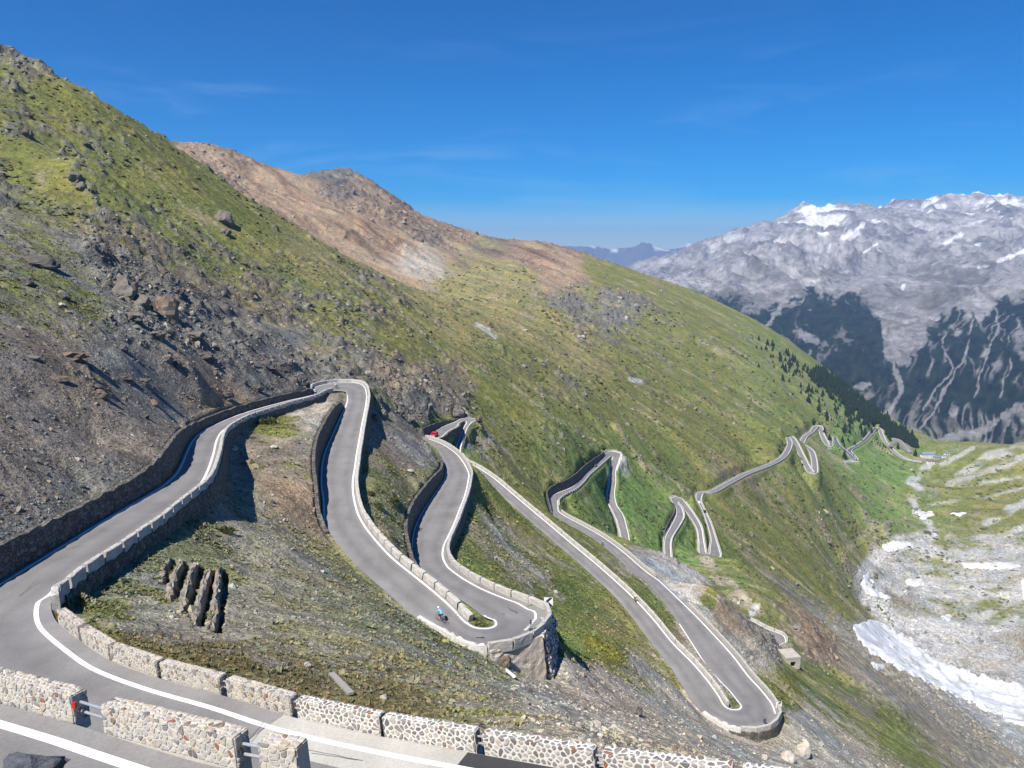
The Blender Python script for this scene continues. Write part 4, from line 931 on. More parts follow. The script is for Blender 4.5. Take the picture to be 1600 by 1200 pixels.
# tar-filled cracks and tyre scars
M_TAR = plain("tar", (.045, .045, .048), .7)
def crack(pl, z_of, w=.05):
    P = []
    for (u, v), (u2, v2) in zip(pl[:-1], pl[1:]):
        for k in range(4):
            t = k / 4; P.append((u + (u2 - u) * t, v + (v2 - v) * t))
    P.append(pl[-1])
    P = np.array([at_z(u, v, z_of) for u, v in P]); P[:, 0] += rng.normal(0, .04, len(P)); P[:, 1] += rng.normal(0, .04, len(P)); P[:, 2] += .010
    d = np.gradient(P[:, :2], axis=0); d /= np.linalg.norm(d, axis=1)[:, None] + 1e-9
    a = P.copy(); b = P.copy(); a[:, 0] -= d[:, 1] * w; a[:, 1] += d[:, 0] * w; b[:, 0] += d[:, 1] * w; b[:, 1] -= d[:, 0] * w
    tag(strip("crack", a, b, M_TAR), kind="structure")
zB = lambda u, v: B.C[int(np.argmin(np.hypot(to_px(B.C)[0] - u, to_px(B.C)[1] - v)))][2]
for pl in ([(25, 992), (23, 975), (32, 950), (28, 935), (48, 915), (62, 905)], [(95, 862), (125, 852)], [(388, 1158), (412, 1128)], [(480, 1170), (540, 1185), (640, 1198)]):
    crack(pl, zB(*pl[len(pl) // 2]) + .0, .016)
zh = -43.0
for pl in ([(783, 958), (788, 958.6)], [(705, 977), (709, 976)], [(793, 949), (808, 957)]):
    crack(pl, zh, .045)

# ------------------------------------------------------------------ retaining walls (uphill faces and downhill faces), one thing each
def wall_strip(name, pts_in, out_dir, z0, z1, batter, thick, mat_, cols=None):
    """pts_in: foot line (n,3); wall rises from z0 to z1, leaning by batter towards out_dir"""
    n = len(pts_in); rings = []
    hgt = z1 - z0
    for i in range(n):
        p = pts_in[i]; o_ = np.array([out_dir[i, 0], out_dir[i, 1], 0]); h = hgt[i]
        jag = .10 * math.sin(i * 1.7) + .07 * math.sin(i * 4.1 + 1)
        prof = [(0, z0[i] - .6), (batter * h * .5, z0[i] + h * .5), (batter * h, z1[i] + jag), (batter * h + thick, z1[i] + jag * .6), (batter * h + thick, z0[i] - .6)]
        rings.append([np.array([p[0], p[1], 0]) + o_ * q + np.array([0, 0, zz]) for q, zz in prof])
    m = len(rings[0]); V = [v for r in rings for v in r]
    Fc = [(i * m + k, (i + 1) * m + k, (i + 1) * m + (k + 1) % m, i * m + (k + 1) % m) for i in range(n - 1) for k in range(m)]
    Fc += [tuple(range(m)), tuple((n - 1) * m + k for k in range(m))]
    c0 = np.mean(np.array(V), 0)
    me = pydata(name, [v - c0 for v in V], Fc)
    return link(name, me, mat_, loc=c0)
def normals(g, side, r0, r1):
    P = g.L if side == "L" else g.R; i0, i1 = int(round(r0 * g.sub)), min(int(round(r1 * g.sub)), len(P) - 1)
    return g.N[side][i0:i1 + 1]
def up_wall(g, side, r0, r1, label, extra=.15, hmin=.5, group=None, mat_=None, taper=True):
    P = edge(g, side, .12, r0, r1); n = normals(g, side, r0, r1); H = (g.HL if side == "L" else g.HR)
    i0 = int(round(r0 * g.sub)); h = np.nan_to_num(H[i0:i0 + len(P)], nan=hmin); h = np.maximum(h + extra, hmin)
    if taper:
        k = np.arange(len(h)); h = h * np.clip(np.minimum((k + 1) / 4, (len(h) - k) / 4), .25, 1)
    o = wall_strip("retaining_wall", P, n, P[:, 2], P[:, 2] + h, .16, .55, mat_ or M_WALL)
    return tag(o, label, "wall", group)
def down_wall(g, side, r0, r1, label, off=.02, depth=None, mat_=None, group=None, batter=.10):
    P = edge(g, side, off + .62, r0, r1); n = normals(g, side, r0, r1); H = (g.HL if side == "L" else g.HR)
    i0 = int(round(r0 * g.sub)); h = np.nan_to_num(H[i0:i0 + len(P)], nan=-.8)
    d = np.maximum(-h, .3) + .9 if depth is None else np.full(len(P), depth)
    Q = P.copy(); Q[:, :2] += n * (batter * d)[:, None]
    o = wall_strip("retaining_wall", Q, -n, P[:, 2] - d, P[:, 2] - .02 + 0 * d, batter, .6, mat_ or M_WALL)
    return tag(o, label, "wall", group)
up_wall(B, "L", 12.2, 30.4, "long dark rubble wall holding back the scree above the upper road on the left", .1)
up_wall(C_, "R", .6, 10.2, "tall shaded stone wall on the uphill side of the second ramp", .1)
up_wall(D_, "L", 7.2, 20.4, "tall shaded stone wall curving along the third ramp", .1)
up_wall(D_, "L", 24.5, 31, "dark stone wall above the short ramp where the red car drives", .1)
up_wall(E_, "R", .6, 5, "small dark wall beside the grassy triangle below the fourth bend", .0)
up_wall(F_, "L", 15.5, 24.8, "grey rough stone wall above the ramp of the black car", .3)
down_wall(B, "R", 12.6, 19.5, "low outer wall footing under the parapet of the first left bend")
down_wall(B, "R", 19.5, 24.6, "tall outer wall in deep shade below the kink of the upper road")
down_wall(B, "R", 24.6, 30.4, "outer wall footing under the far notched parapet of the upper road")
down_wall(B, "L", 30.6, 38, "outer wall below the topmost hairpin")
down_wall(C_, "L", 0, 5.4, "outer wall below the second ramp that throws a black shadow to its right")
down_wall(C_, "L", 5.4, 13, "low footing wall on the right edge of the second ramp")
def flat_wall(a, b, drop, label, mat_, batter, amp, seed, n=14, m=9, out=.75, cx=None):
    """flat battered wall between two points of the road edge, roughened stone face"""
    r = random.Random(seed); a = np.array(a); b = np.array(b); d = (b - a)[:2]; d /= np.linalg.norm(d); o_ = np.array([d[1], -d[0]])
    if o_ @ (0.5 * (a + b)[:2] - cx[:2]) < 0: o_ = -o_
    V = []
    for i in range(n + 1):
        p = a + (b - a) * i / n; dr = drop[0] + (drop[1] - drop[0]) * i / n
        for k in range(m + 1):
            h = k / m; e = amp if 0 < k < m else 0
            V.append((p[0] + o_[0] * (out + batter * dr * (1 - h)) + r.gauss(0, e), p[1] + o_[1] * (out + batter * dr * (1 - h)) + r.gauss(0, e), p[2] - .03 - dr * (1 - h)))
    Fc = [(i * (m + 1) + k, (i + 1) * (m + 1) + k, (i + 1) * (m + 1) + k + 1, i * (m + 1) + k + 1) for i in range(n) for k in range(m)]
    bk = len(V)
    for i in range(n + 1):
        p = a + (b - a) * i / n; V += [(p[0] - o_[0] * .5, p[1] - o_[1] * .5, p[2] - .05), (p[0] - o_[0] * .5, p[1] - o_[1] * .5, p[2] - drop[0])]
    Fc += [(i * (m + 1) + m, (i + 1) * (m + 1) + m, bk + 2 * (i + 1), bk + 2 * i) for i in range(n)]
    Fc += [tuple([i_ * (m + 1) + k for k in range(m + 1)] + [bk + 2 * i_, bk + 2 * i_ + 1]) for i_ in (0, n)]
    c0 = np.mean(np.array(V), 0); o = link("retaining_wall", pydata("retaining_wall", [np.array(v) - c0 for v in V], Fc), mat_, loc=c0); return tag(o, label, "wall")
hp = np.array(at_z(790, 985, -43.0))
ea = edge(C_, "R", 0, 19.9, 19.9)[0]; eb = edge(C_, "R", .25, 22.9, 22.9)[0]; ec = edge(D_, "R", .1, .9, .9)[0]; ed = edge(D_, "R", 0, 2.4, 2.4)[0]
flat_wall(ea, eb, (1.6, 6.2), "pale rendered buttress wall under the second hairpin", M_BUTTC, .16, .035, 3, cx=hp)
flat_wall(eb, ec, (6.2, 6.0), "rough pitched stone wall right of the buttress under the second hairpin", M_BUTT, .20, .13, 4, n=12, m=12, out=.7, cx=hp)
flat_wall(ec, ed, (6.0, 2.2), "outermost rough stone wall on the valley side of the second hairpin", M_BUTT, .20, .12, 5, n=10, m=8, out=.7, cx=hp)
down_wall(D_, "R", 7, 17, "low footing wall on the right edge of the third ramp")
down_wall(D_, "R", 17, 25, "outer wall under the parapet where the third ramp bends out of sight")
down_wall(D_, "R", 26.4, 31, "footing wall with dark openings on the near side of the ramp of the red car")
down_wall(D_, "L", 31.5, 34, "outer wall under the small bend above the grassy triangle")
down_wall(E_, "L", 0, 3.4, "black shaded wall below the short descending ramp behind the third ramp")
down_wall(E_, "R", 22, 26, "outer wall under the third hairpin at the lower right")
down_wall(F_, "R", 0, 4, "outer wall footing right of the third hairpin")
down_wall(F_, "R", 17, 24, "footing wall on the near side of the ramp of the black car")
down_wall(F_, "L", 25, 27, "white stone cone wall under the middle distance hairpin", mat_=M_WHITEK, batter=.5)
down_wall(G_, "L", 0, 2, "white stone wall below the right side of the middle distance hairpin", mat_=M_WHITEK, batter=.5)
HL_ = {3: 1.5, 4: 3.0, 5: 2.5, 6: 1.0}
H_.HL = side_h({2: .5, 4: 2.5, 6: 1.5, 7: .3}, H_.row)
up_wall(H_, "L", 3, 7, "dark wall left of the ramp that climbs to the far double hairpin", .4)

# ------------------------------------------------------------------ parapet blocks
def block_mesh(L, Wd, H, seed, skirt=.5):
    r = random.Random(seed); nx = 5
    prof = [(-Wd / 2, -skirt), (-Wd / 2, H * .45), (-Wd / 2 + .01, H - .05), (-Wd / 2 + .06, H), (0, H + .015), (Wd / 2 - .06, H), (Wd / 2 - .01, H - .05), (Wd / 2, H * .45), (Wd / 2, -skirt)]
    V = []; m = len(prof)
    for i in range(nx + 1):
        x = -L / 2 + L * i / nx
        for k, (y, z) in enumerate(prof):
            e = .022 if 0 < k < m - 1 else 0
            V.append((x + (r.uniform(-.02, .02) if i in (0, nx) else 0), y + r.uniform(-e, e), z + r.uniform(-e, e)))
    Fc = [(i * m + k, (i + 1) * m + k, (i + 1) * m + k + 1, i * m + k + 1) for i in range(nx) for k in range(m - 1)]
    Fc += [tuple(range(m)), tuple(nx * m + k for k in range(m))[::-1]]
    return pydata("parapet_block", V, Fc)
BLK = {}
def place_block(p, q, label, group, H=PH, Wd=.48, var=0, mat_=None):
    """p, q: foot of the block's ends (centre line)"""
    mat_ = mat_ or M_PARA
    key = (round(H, 2), round(Wd, 2), var % 4, mat_.name)
    if key not in BLK:
        me = block_mesh(1.0, Wd, H, 31 + var); me.materials.append(mat_); BLK[key] = me
    d = np.asarray(q) - np.asarray(p); L = math.hypot(d[0], d[1]); c0 = (np.asarray(p) + np.asarray(q)) / 2
    o = bpy.data.objects.new("parapet_block", BLK[key]); COL.objects.link(o)
    ax = Vector(d).normalized(); up = Vector((0, 0, 1)); y = up.cross(ax).normalized(); z = ax.cross(y)
    M = Matrix((ax, y, z)).transposed().to_4x4(); M.translation = Vector(c0)
    o.matrix_world = M @ Matrix.Diagonal((max(L, .05) if False else 1, 1, 1, 1))
    o.scale = (math.hypot(L, d[2]), 1, 1)
    return tag(o, label, "parapet block", group)
def walk(P):
    s = np.concatenate([[0], np.cumsum(np.linalg.norm(np.diff(P, axis=0), axis=1))])
    return s, (lambda t: np.array([np.interp(t, s, P[:, k]) for k in range(3)]))
n_blocks = 0
ONES = "first second third fourth fifth sixth seventh eighth ninth tenth eleventh twelfth thirteenth fourteenth fifteenth sixteenth seventeenth eighteenth nineteenth".split()
def ordinal(k):
    if k < 20: return ONES[k - 1]
    t_, u_ = divmod(k, 10); tens = ["", "", "twenty", "thirty", "forty", "fifty", "sixty"][t_]
    return tens[:-1] + "ieth" if u_ == 0 else tens + "-" + ONES[u_ - 1]
def parapet(g, side, r0, r1, L, gap, label, group, H=PH, off=.27, mat_=None, Wd=.48):
    global n_blocks
    P = edge(g, side, off, r0, r1); s, f = walk(P); t = 0.0; k = 0
    n = max(1, int(round(s[-1] / (L + gap)))); st = s[-1] / n
    for k in range(n):
        a, b = f(k * st + gap / 2), f((k + 1) * st - gap / 2)
        place_block(a, b, label.replace('#', ordinal(k + 1)), group, H, Wd, k, mat_); n_blocks += 1
G1 = "notched stone parapet blocks of the upper road"
parapet(B, "R", 11.0, 13.4, 2.4, .10, "pale stone block on the inner curve of the left bend, # from its near end", "parapet blocks of the first left bend")
parapet(B, "R", 13.45, 20.6, 2.6, .32, "pale notched block along the upper road on the left, # above the left bend", G1)
parapet(B, "R", 20.6, 24.8, 3.0, .04, "pale block on the tall shaded wall at the kink, # from its near end", "parapet of the tall outer wall")
parapet(B, "R", 24.9, 30.6, 2.6, .32, "small notched block between the kink and the topmost hairpin, # from the kink", "far notched parapet blocks")
parapet(B, "L", 30.5, 38, 3.2, .10, "pale block around the topmost hairpin, # from its left end", "parapet of the topmost hairpin")
parapet(C_, "L", 0, 9.5, 3.0, .06, "pale narrow block on the right of the ramp below the topmost hairpin, # down", "parapet of the second ramp", Wd=.55)
parapet(C_, "L", 9.5, 17.6, 2.3, .22, "pale block in the median row towards the second hairpin, # from the top", "blocks between second and third ramp", Wd=.6, off=.32)
parapet(C_, "R", 19.9, 24, 3.0, .20, "pale block on top of the buttress of the second hairpin, # from the left", "parapet of the second hairpin", H=.75)
parapet(D_, "R", 0, 2.6, 2.6, .02, "pale block on the outer curve right of the buttress, # going away", "parapet of the second hairpin curve")
parapet(D_, "R", 2.65, 8.6, 3.0, .28, "weathered block between the second hairpin and the green slope, # from the hairpin", "parapet blocks of the third ramp")
parapet(D_, "R", 8.7, 24.6, 3.0, .14, "grey block on the right edge of the curving third ramp, # going away", "far parapet blocks of the third ramp")
parapet(E_, "L", 4.4, 20.6, 3.0, .14, "pale block between the two long parallel ramps, # from their far end", "parapet between the parallel ramps")
parapet(E_, "R", 22.6, 26, 2.8, .05, "pale block around the outside of the lower right hairpin, # from the left", "parapet of the third hairpin")
parapet(F_, "R", 0, 6.6, 3.0, .10, "grey block on the right of the lower parallel ramp, # from the hairpin", "parapet right of the lower parallel ramp")
parapet(F_, "R", 8.6, 15.6, 3.0, .16, "grey block on the far part of the lower parallel ramp, # past the gravel", "upper parapet of the lower parallel ramp")
parapet(F_, "R", 17, 24, 2.6, .7, "tiny block on the near edge of the black car's ramp, # going away", "tiny parapet blocks")
parapet(G_, "L", 13, 18.4, 3.0, .2, "block around the hairpin above the tunnel mouth, # from its far end", "parapet of the hairpin above the tunnel mouth")
def low_wall(g, side, r0, r1, label, H=.45, Wd=.45, off=.25, mat_=None):
    P = edge(g, side, off - Wd / 2, r0, r1); n = normals(g, side, r0, r1)
    o = wall_strip("low_wall", P, n, P[:, 2], P[:, 2] + H, .02, Wd, mat_ or M_PARA); return tag(o, label, "low wall")
low_wall(C_, "R", 16.4, 19.8, "broken whitewashed kerb at the near edge of the second hairpin", .40, .5, .2, M_WHITEK)
low_wall(E_, "R", 20.3, 22.6, "whitewashed low kerb at the near edge of the third hairpin", .5, .7, .3, M_WHITEK)
low_wall(F_, "L", 24.8, 27, "white low wall around the middle distance hairpin", .8, .6)
low_wall(G_, "R", 1.2, 9, "low pale wall on the left edge of the descending ramp past the middle distance hairpin", .6, .5)
for nm, g, s_, r0, r1 in (("left", H_, "L", 1, 9), ("right", H_, "R", 1, 9), ("left", H_, "L", 11, 17), ("right", H_, "R", 11, 17), ("left", H_, "L", 18, 24), ("right", H_, "R", 18, 24), ("lower", H_, "R", 24, 33), ("upper", H_, "L", 24, 33)):
    low_wall(g, s_, r0, r1, f"thin pale edge wall on the {nm} of the far {'long rising ramp' if r0 == 24 else {1: 'first', 11: 'second', 18: 'third'}[r0] + ' ramp of the double hairpin'}", .7, .5)
for nm, s_, r0, r1 in (("left", "L", 1, 6), ("right", "R", 1, 6), ("left", "L", 6, 11), ("right", "R", 6, 11), ("left", "L", 12, 19), ("right", "R", 12, 19), ("left", "L", 27, 35), ("right", "R", 27, 35), ("left", "L", 35, 43), ("right", "R", 35, 43)):
    low_wall(I_, s_, r0, r1, f"thin pale edge wall on the {nm} of the {['first', 'second', 'third', 'fourth', 'last'][[1, 6, 12, 27, 35].index(r0)]} distant ramp towards the hotel", .8, .7)
low_wall(J_, "L", 0, 9, "thin pale edge wall on the distant side loop above the hotel", .8, .7)

# ------------------------------------------------------------------ the near blocks, stone by stone
M_STONES = [rock_mat("stone_" + n_, c_, 9.0, .28, .012) for n_, c_ in
            [("grey", (.225, .225, .22)), ("pale_grey", (.38, .375, .355)), ("dark_grey", (.15, .15, .155)), ("tan", (.40, .355, .285)), ("cream", (.47, .445, .395)), ("rust", (.24, .125, .088)), ("brown", (.22, .165, .125))]]
M_MORT_W = plain("white_mortar", (.60, .585, .545), .9, 0, .16, 9); M_MORT_T = plain("sandy_mortar", (.54, .50, .43), .9, 0, .15, 10)
def clip_poly(poly, a, b):
    """keep the side of poly nearer to a than to b"""
    mx, my = (a[0] + b[0]) / 2, (a[1] + b[1]) / 2; nx, ny = b[0] - a[0], b[1] - a[1]; out = []
    for i in range(len(poly)):
        p, q = poly[i], poly[(i + 1) % len(poly)]
        dp = (p[0] - mx) * nx + (p[1] - my) * ny; dq = (q[0] - mx) * nx + (q[1] - my) * ny
        if dp <= 0: out.append(p)
        if dp * dq < 0:
            t = dp / (dp - dq); out.append((p[0] + (q[0] - p[0]) * t, p[1] + (q[1] - p[1]) * t))
    return out
def cells(w, h, size, rnd):
    cols = max(1, int(round(w / (size * 1.15)))); rows = max(1, int(round(h / (size * .85)))); ptsl = []
    for j in range(rows):
        for i in range(cols):
            if rnd.random() < .16: continue
            ptsl.append(((i + .5 + (.25 if j % 2 else -.25) + rnd.uniform(-.33, .33)) * w / cols, (j + .5 + rnd.uniform(-.3, .3)) * h / rows))
    res = []
    for a in ptsl:
        poly = [(0, 0), (w, 0), (w, h), (0, h)]
        for b in ptsl:
            if b is not a and abs(b[0] - a[0]) < size * 4 and abs(b[1] - a[1]) < size * 4:
                poly = clip_poly(poly, a, b)
                if len(poly) < 3: break
        if len(poly) >= 3: res.append(poly)
    return res
def stone_mesh(poly, mort, rnd, to3, proud, cut=.13):
    cx = sum(p[0] for p in poly) / len(poly); cy = sum(p[1] for p in poly) / len(poly)
    pl = []
    for i in range(len(poly)):                     # cut the corners so that the stones look rounded
        p, q = poly[i], poly[(i + 1) % len(poly)]
        if math.hypot(p[0] - q[0], p[1] - q[1]) < .02: continue
        for t in (cut, 1 - cut):
            pl.append((p[0] + (q[0] - p[0]) * t, p[1] + (q[1] - p[1]) * t))
    if len(pl) < 4: return None
    def ring(k, d, jit=0):
        out = []
        for x, y in pl:
            dx, dy = cx - x, cy - y; l_ = math.hypot(dx, dy) + 1e-6; s_ = min(k / l_, .8)
            out.append(to3(x + dx * s_ + rnd.uniform(-jit, jit), y + dy * s_ + rnd.uniform(-jit, jit), d + rnd.uniform(-jit, jit) * .6))
        return out
    n = len(pl)
    V = ring(mort, -.02) + ring(mort * 1.05, proud * .55, .006) + ring(mort + .035, proud, .008)
    Fc = [(a * n + i, a * n + (i + 1) % n, (a + 1) * n + (i + 1) % n, (a + 1) * n + i) for a in (0, 1) for i in range(n)] + [tuple(2 * n + i for i in range(n))]
    c0 = to3(cx, cy, 0)
    return [Vector(v) - Vector(c0) for v in V], Fc, c0
def stone_block(p, q, road_dir, label, group, H, Wd, size, mort, mortar, weights, seed, faces):
    """core block with every stone of its seen faces as a part; local x along the block, y away from the road"""
    rnd = random.Random(seed); p = np.asarray(p); q = np.asarray(q); d = q - p; L = float(np.linalg.norm(d))
    ax = Vector(d).normalized(); y = Vector((0, 0, 1)).cross(ax).normalized()
    if y.dot(Vector((road_dir[0], road_dir[1], 0))) > 0:            # y must point away from the road
        ax = -ax; y = -y; p, q = q, p
    z = ax.cross(y); M = Matrix((ax, y, z)).transposed().to_4x4(); M.translation = Vector((p + q) / 2)
    me = boxes("parapet_block", [(-L / 2, L / 2, -Wd / 2, Wd / 2, -.35, H)])
    bm = bmesh.new(); bm.from_mesh(me); bmesh.ops.bevel(bm, geom=[e for e in bm.edges if e.calc_length() > 0], offset=.035, segments=2, affect='EDGES')
    bm.to_mesh(me); bm.free()
    o = link("parapet_block", me, mortar); o.matrix_world = M; tag(o, label, "parapet block", group)
    defs = {"front": (L, H + .02, lambda a, b, h: (a - L / 2, -Wd / 2 - h, b)), "top": (L, Wd, lambda a, b, h: (a - L / 2, b - Wd / 2, H + h)),
            "right": (Wd, H, lambda a, b, h: (L / 2 + h, a - Wd / 2, b)), "left": (Wd, H, lambda a, b, h: (-L / 2 - h, a - Wd / 2, b))}
    mats_ = random.Random(seed + 5)
    for fc in faces:
        w, h, to3 = defs[fc]
        for poly in cells(w, h, size, rnd):
            r_ = stone_mesh(poly, mort * rnd.uniform(.7, 1.3), rnd, to3, rnd.uniform(.012, .035), .27 if mort > .03 else .13)
            if r_ is None: continue
            V, Fc, c0 = r_
            s_ = link("stone", pydata("stone", V, Fc), rnd.choices(M_STONES, weights)[0], parent=o); s_.location = c0
    return o
WA = [2, 8, .4, 2.2, 7, .3, .4]; WB = [7, 4.5, 2.6, .4, .3, .22, .4]; WC = [2.5, 9, .4, 1.5, 6, .25, .35]
def px_block(g, side, x0, x1, lo, hi, off):
    a = edge(g, side, off, row_at_x(g, side, x0, lo, hi), row_at_x(g, side, x0, lo, hi))
    P = edge(g, side, off, lo, hi); u = to_px(edge(g, side, 0, lo, hi))[0]; o_ = np.argsort(u)
    f = lambda x: np.array([np.interp(x, u[o_], P[o_, k]) for k in range(3)])
    return f(x0), f(x1)
near_ab = [(-70, 116, "pale tan stone parapet block at the left edge of the nearest road", ("front", "top", "right")), (163, 372, "pale tan stone parapet block with dark top stones, second on the nearest road", ("front", "top", "right")),
           (408, 468, "pale tan stone parapet block cut by the bottom edge, third on the nearest road", ("front", "top"))]
rails = []
for k, (x0, x1, lb, fc) in enumerate(near_ab):
    a, b = px_block(A, "L", x0, x1, 0, 7, .27); m_ = (a + b) / 2
    stone_block(a, b, -m_[:2], lb, "stone parapet blocks of the nearest road", .88, .52, .170, .022, M_MORT_T, WA, 900 + k, fc)
    if k: rails.append((prev, a, "pair of grey pipe rails bridging the gap " + ["", "between the first and second tan blocks", "between the second and third tan blocks"][k]))
    prev = b
bb = [(91, 124, "first"), (127, 171, "second"), (174, 246, "third"), (252, 344, "fourth"), (355, 455, "fifth"), (464, 594, "sixth"), (600, 744, "seventh"), (757, 930, "eighth"), (944, 1146, "ninth"), (1163, 1290, "tenth")]
prev = None
for k, (x0, x1, nth) in enumerate(bb):
    a, b = px_block(B, "R", x0, x1, 0, 11, .27); m_ = (a + b) / 2
    white = k >= 5
    lb = (f"white mortared block with bold grey stones, {nth} along the bottom road from the left bend" if white else f"pale sandy stone block, {nth} along the bottom road from the left bend")
    rd = B.C[int(np.argmin(np.linalg.norm(B.C - m_, axis=1)))] - m_
    stone_block(a, b, rd[:2], lb, "parapet blocks along the bottom road", .86, .50, .23 if white else .19, .040 if white else .024, M_MORT_W if white else M_MORT_T, WB if white else WC, 950 + k, ("front", "top", "right") if k >= 2 else ("front", "top"))
    if prev is not None and k >= 4: rails.append((prev, a, f"short pipe rails in the gap left of the {nth} block of the bottom road"))
    prev = b
M_PIPE = plain("galvanised_pipe", (.46, .48, .50), .45, .6, .1, 6); M_YG = plain("gap", (.2, .2, .1))
for a, b, lb in rails:
    t = empty("guard_rail", tuple((a + b) / 2)); tag(t, lb, "guard rail", "pipe rails between parapet blocks")
    c0 = Vector((a + b) / 2)
    d = Vector(b - a).normalized() * .12
    for h in (.28, .58):
        link("rail", tubes("rail", [(Vector(a) - c0 - d + Vector((0, 0, h)), Vector(b) - c0 + d + Vector((0, 0, h)))], .045, 8), M_PIPE, parent=t)
M_RED = plain("red_reflector", (.45, .03, .02), .4)
for (x, g, s_, lo, hi, dz, lb) in [(118.5, A, "L", 0, 7, .62, "small red reflector plate on the end of the leftmost tan block"), (92, B, "R", 0, 11, .62, "small red reflector plate on the first sandy block of the left bend")]:
    a, b = px_block(g, s_, x, x + 4, lo, hi, .02)
    link_ = link("reflector", boxes("reflector", [(-.04, .04, -.05, .05, -.10, .10)]), M_RED, loc=tuple(a + np.array([0, 0, dz]))); tag(link_, lb, "reflector")
# ------------------------------------------------------------------ scattered ground detail: tufts, stones, crags, dwarf shrubs (far too many to count)
run_max = np.maximum.accumulate(np.where(RHO > 14, TGT, -9), axis=0)
VIS = (TGT >= run_max - 0.004) & (np.abs(PU - 800) < 860) & (PV < 1260)
FACEX = np.gradient(Z, axis=0)
def scatter(name, n, weight, size, mat_, src, seed, tint=None, sink=.15, squash=(1, 1, 1), tilt=.35):
    r = np.random.default_rng(seed)
    w = np.where(VIS, weight, 0).astype(np.float64); w[:-1] *= np.abs(np.diff(TGT, axis=0)) + 2e-4; w[-1] = 0
    w = w.ravel(); cs = np.cumsum(w)
    k = np.searchsorted(cs, r.random(n) * cs[-1]); k = np.clip(k, 0, NR * NT - 2)
    j, i = np.divmod(k, NT); i = np.clip(i, 0, NT - 2); j = np.clip(j, 0, NR - 2); fx = r.random(n); fy = r.random(n)
    def at(Fi): return (Fi[j, i] * (1 - fx) + Fi[j, i + 1] * fx) * (1 - fy) + (Fi[j + 1, i] * (1 - fx) + Fi[j + 1, i + 1] * fx) * fy
    P = np.stack([at(X), at(Y), at(Z)], -1)
    sc = size(r, n, np.hypot(P[:, 0], P[:, 1]))
    P[:, 2] -= sc * sink
    ok = at(DROAD) > .5 + .8 * sc
    P = P[ok]; sc = sc[ok]; m = len(P)
    rot = np.stack([r.normal(0, tilt, m), r.normal(0, tilt, m), r.random(m) * 6.283], -1)
    scl = sc[:, None] * np.array(squash) * r.uniform(.7, 1.3, (m, 3))
    base = at(np.ascontiguousarray(alb[..., 0]))[ok], at(np.ascontiguousarray(alb[..., 1]))[ok], at(np.ascontiguousarray(alb[..., 2]))[ok]
    tn = tint(r, m, np.stack(base, -1))
    nv = len(src)
    for vi in range(nv):
        q = slice(vi, None, nv)
        me = bpy.data.meshes.new(name); pv = P[q]; me.vertices.add(len(pv)); me.vertices.foreach_set("co", pv.astype(np.float32).ravel())
        for an, dt, arr in (("rot", 'FLOAT_VECTOR', rot[q]), ("scl", 'FLOAT_VECTOR', scl[q])):
            a = me.attributes.new(an, dt, 'POINT'); a.data.foreach_set("vector", arr.astype(np.float32).ravel())
        a = me.attributes.new("tint", 'FLOAT_COLOR', 'POINT'); a.data.foreach_set("color", np.concatenate([np.clip(tn[q], 0, 1), np.ones((len(pv), 1))], 1).astype(np.float32).ravel())
        o = bpy.data.objects.new(name, me); COL.objects.link(o); o["kind"] = "stuff"
        md = o.modifiers.new("scatter", 'NODES'); md.node_group = scatter_tree(src[vi])
TREES = {}
def scatter_tree(srcobj):
    if srcobj.name in TREES: return TREES[srcobj.name]
    t = bpy.data.node_groups.new("scatter_" + srcobj.name, 'GeometryNodeTree')
    t.interface.new_socket("Geometry", in_out='INPUT', socket_type='NodeSocketGeometry'); t.interface.new_socket("Geometry", in_out='OUTPUT', socket_type='NodeSocketGeometry')
    gi = t.nodes.new("NodeGroupInput"); go = t.nodes.new("NodeGroupOutput"); ip = t.nodes.new("GeometryNodeInstanceOnPoints"); oi = t.nodes.new("GeometryNodeObjectInfo")
    oi.inputs["Object"].default_value = srcobj; oi.inputs["As Instance"].default_value = True
    def att(nm):
        a = t.nodes.new("GeometryNodeInputNamedAttribute"); a.data_type = 'FLOAT_VECTOR'; a.inputs["Name"].default_value = nm; return a.outputs["Attribute"]
    e2r = t.nodes.new("FunctionNodeEulerToRotation"); t.links.new(att("rot"), e2r.inputs[0])
    t.links.new(gi.outputs[0], ip.inputs["Points"]); t.links.new(oi.outputs["Geometry"], ip.inputs["Instance"]); t.links.new(e2r.outputs[0], ip.inputs["Rotation"]); t.links.new(att("scl"), ip.inputs["Scale"])
    t.links.new(ip.outputs[0], go.inputs[0]); TREES[srcobj.name] = t; return t
def tint_mat(name, sc=6.0, rough=.95, var=.3):
    m, nt, b = new_mat(name); a = N(nt, "ShaderNodeAttribute", attribute_type='INSTANCER', attribute_name="tint"); tc = N(nt, "ShaderNodeTexCoord").outputs["Object"]
    n = noise_node(nt, sc, 4, .65, tc)
    nt.links.new(mulc(nt, a.outputs["Color"], ramp(nt, n.outputs[0], [(.3, gray(1 - var)), (.7, gray(1 + var))])), b.inputs["Base Color"]); b.inputs["Roughness"].default_value = rough; b.inputs["Specular IOR Level"].default_value = .08
    return m
M_TUFT = tint_mat("tuft", 2.0); M_STONE = tint_mat("loose_stone", 3.0, .9, .35); M_CRAG = tint_mat("crag", 2.4, .9, .4)
def src_obj(name, me, mat_):
    me.materials.append(mat_); return bpy.data.objects.new(name, me)
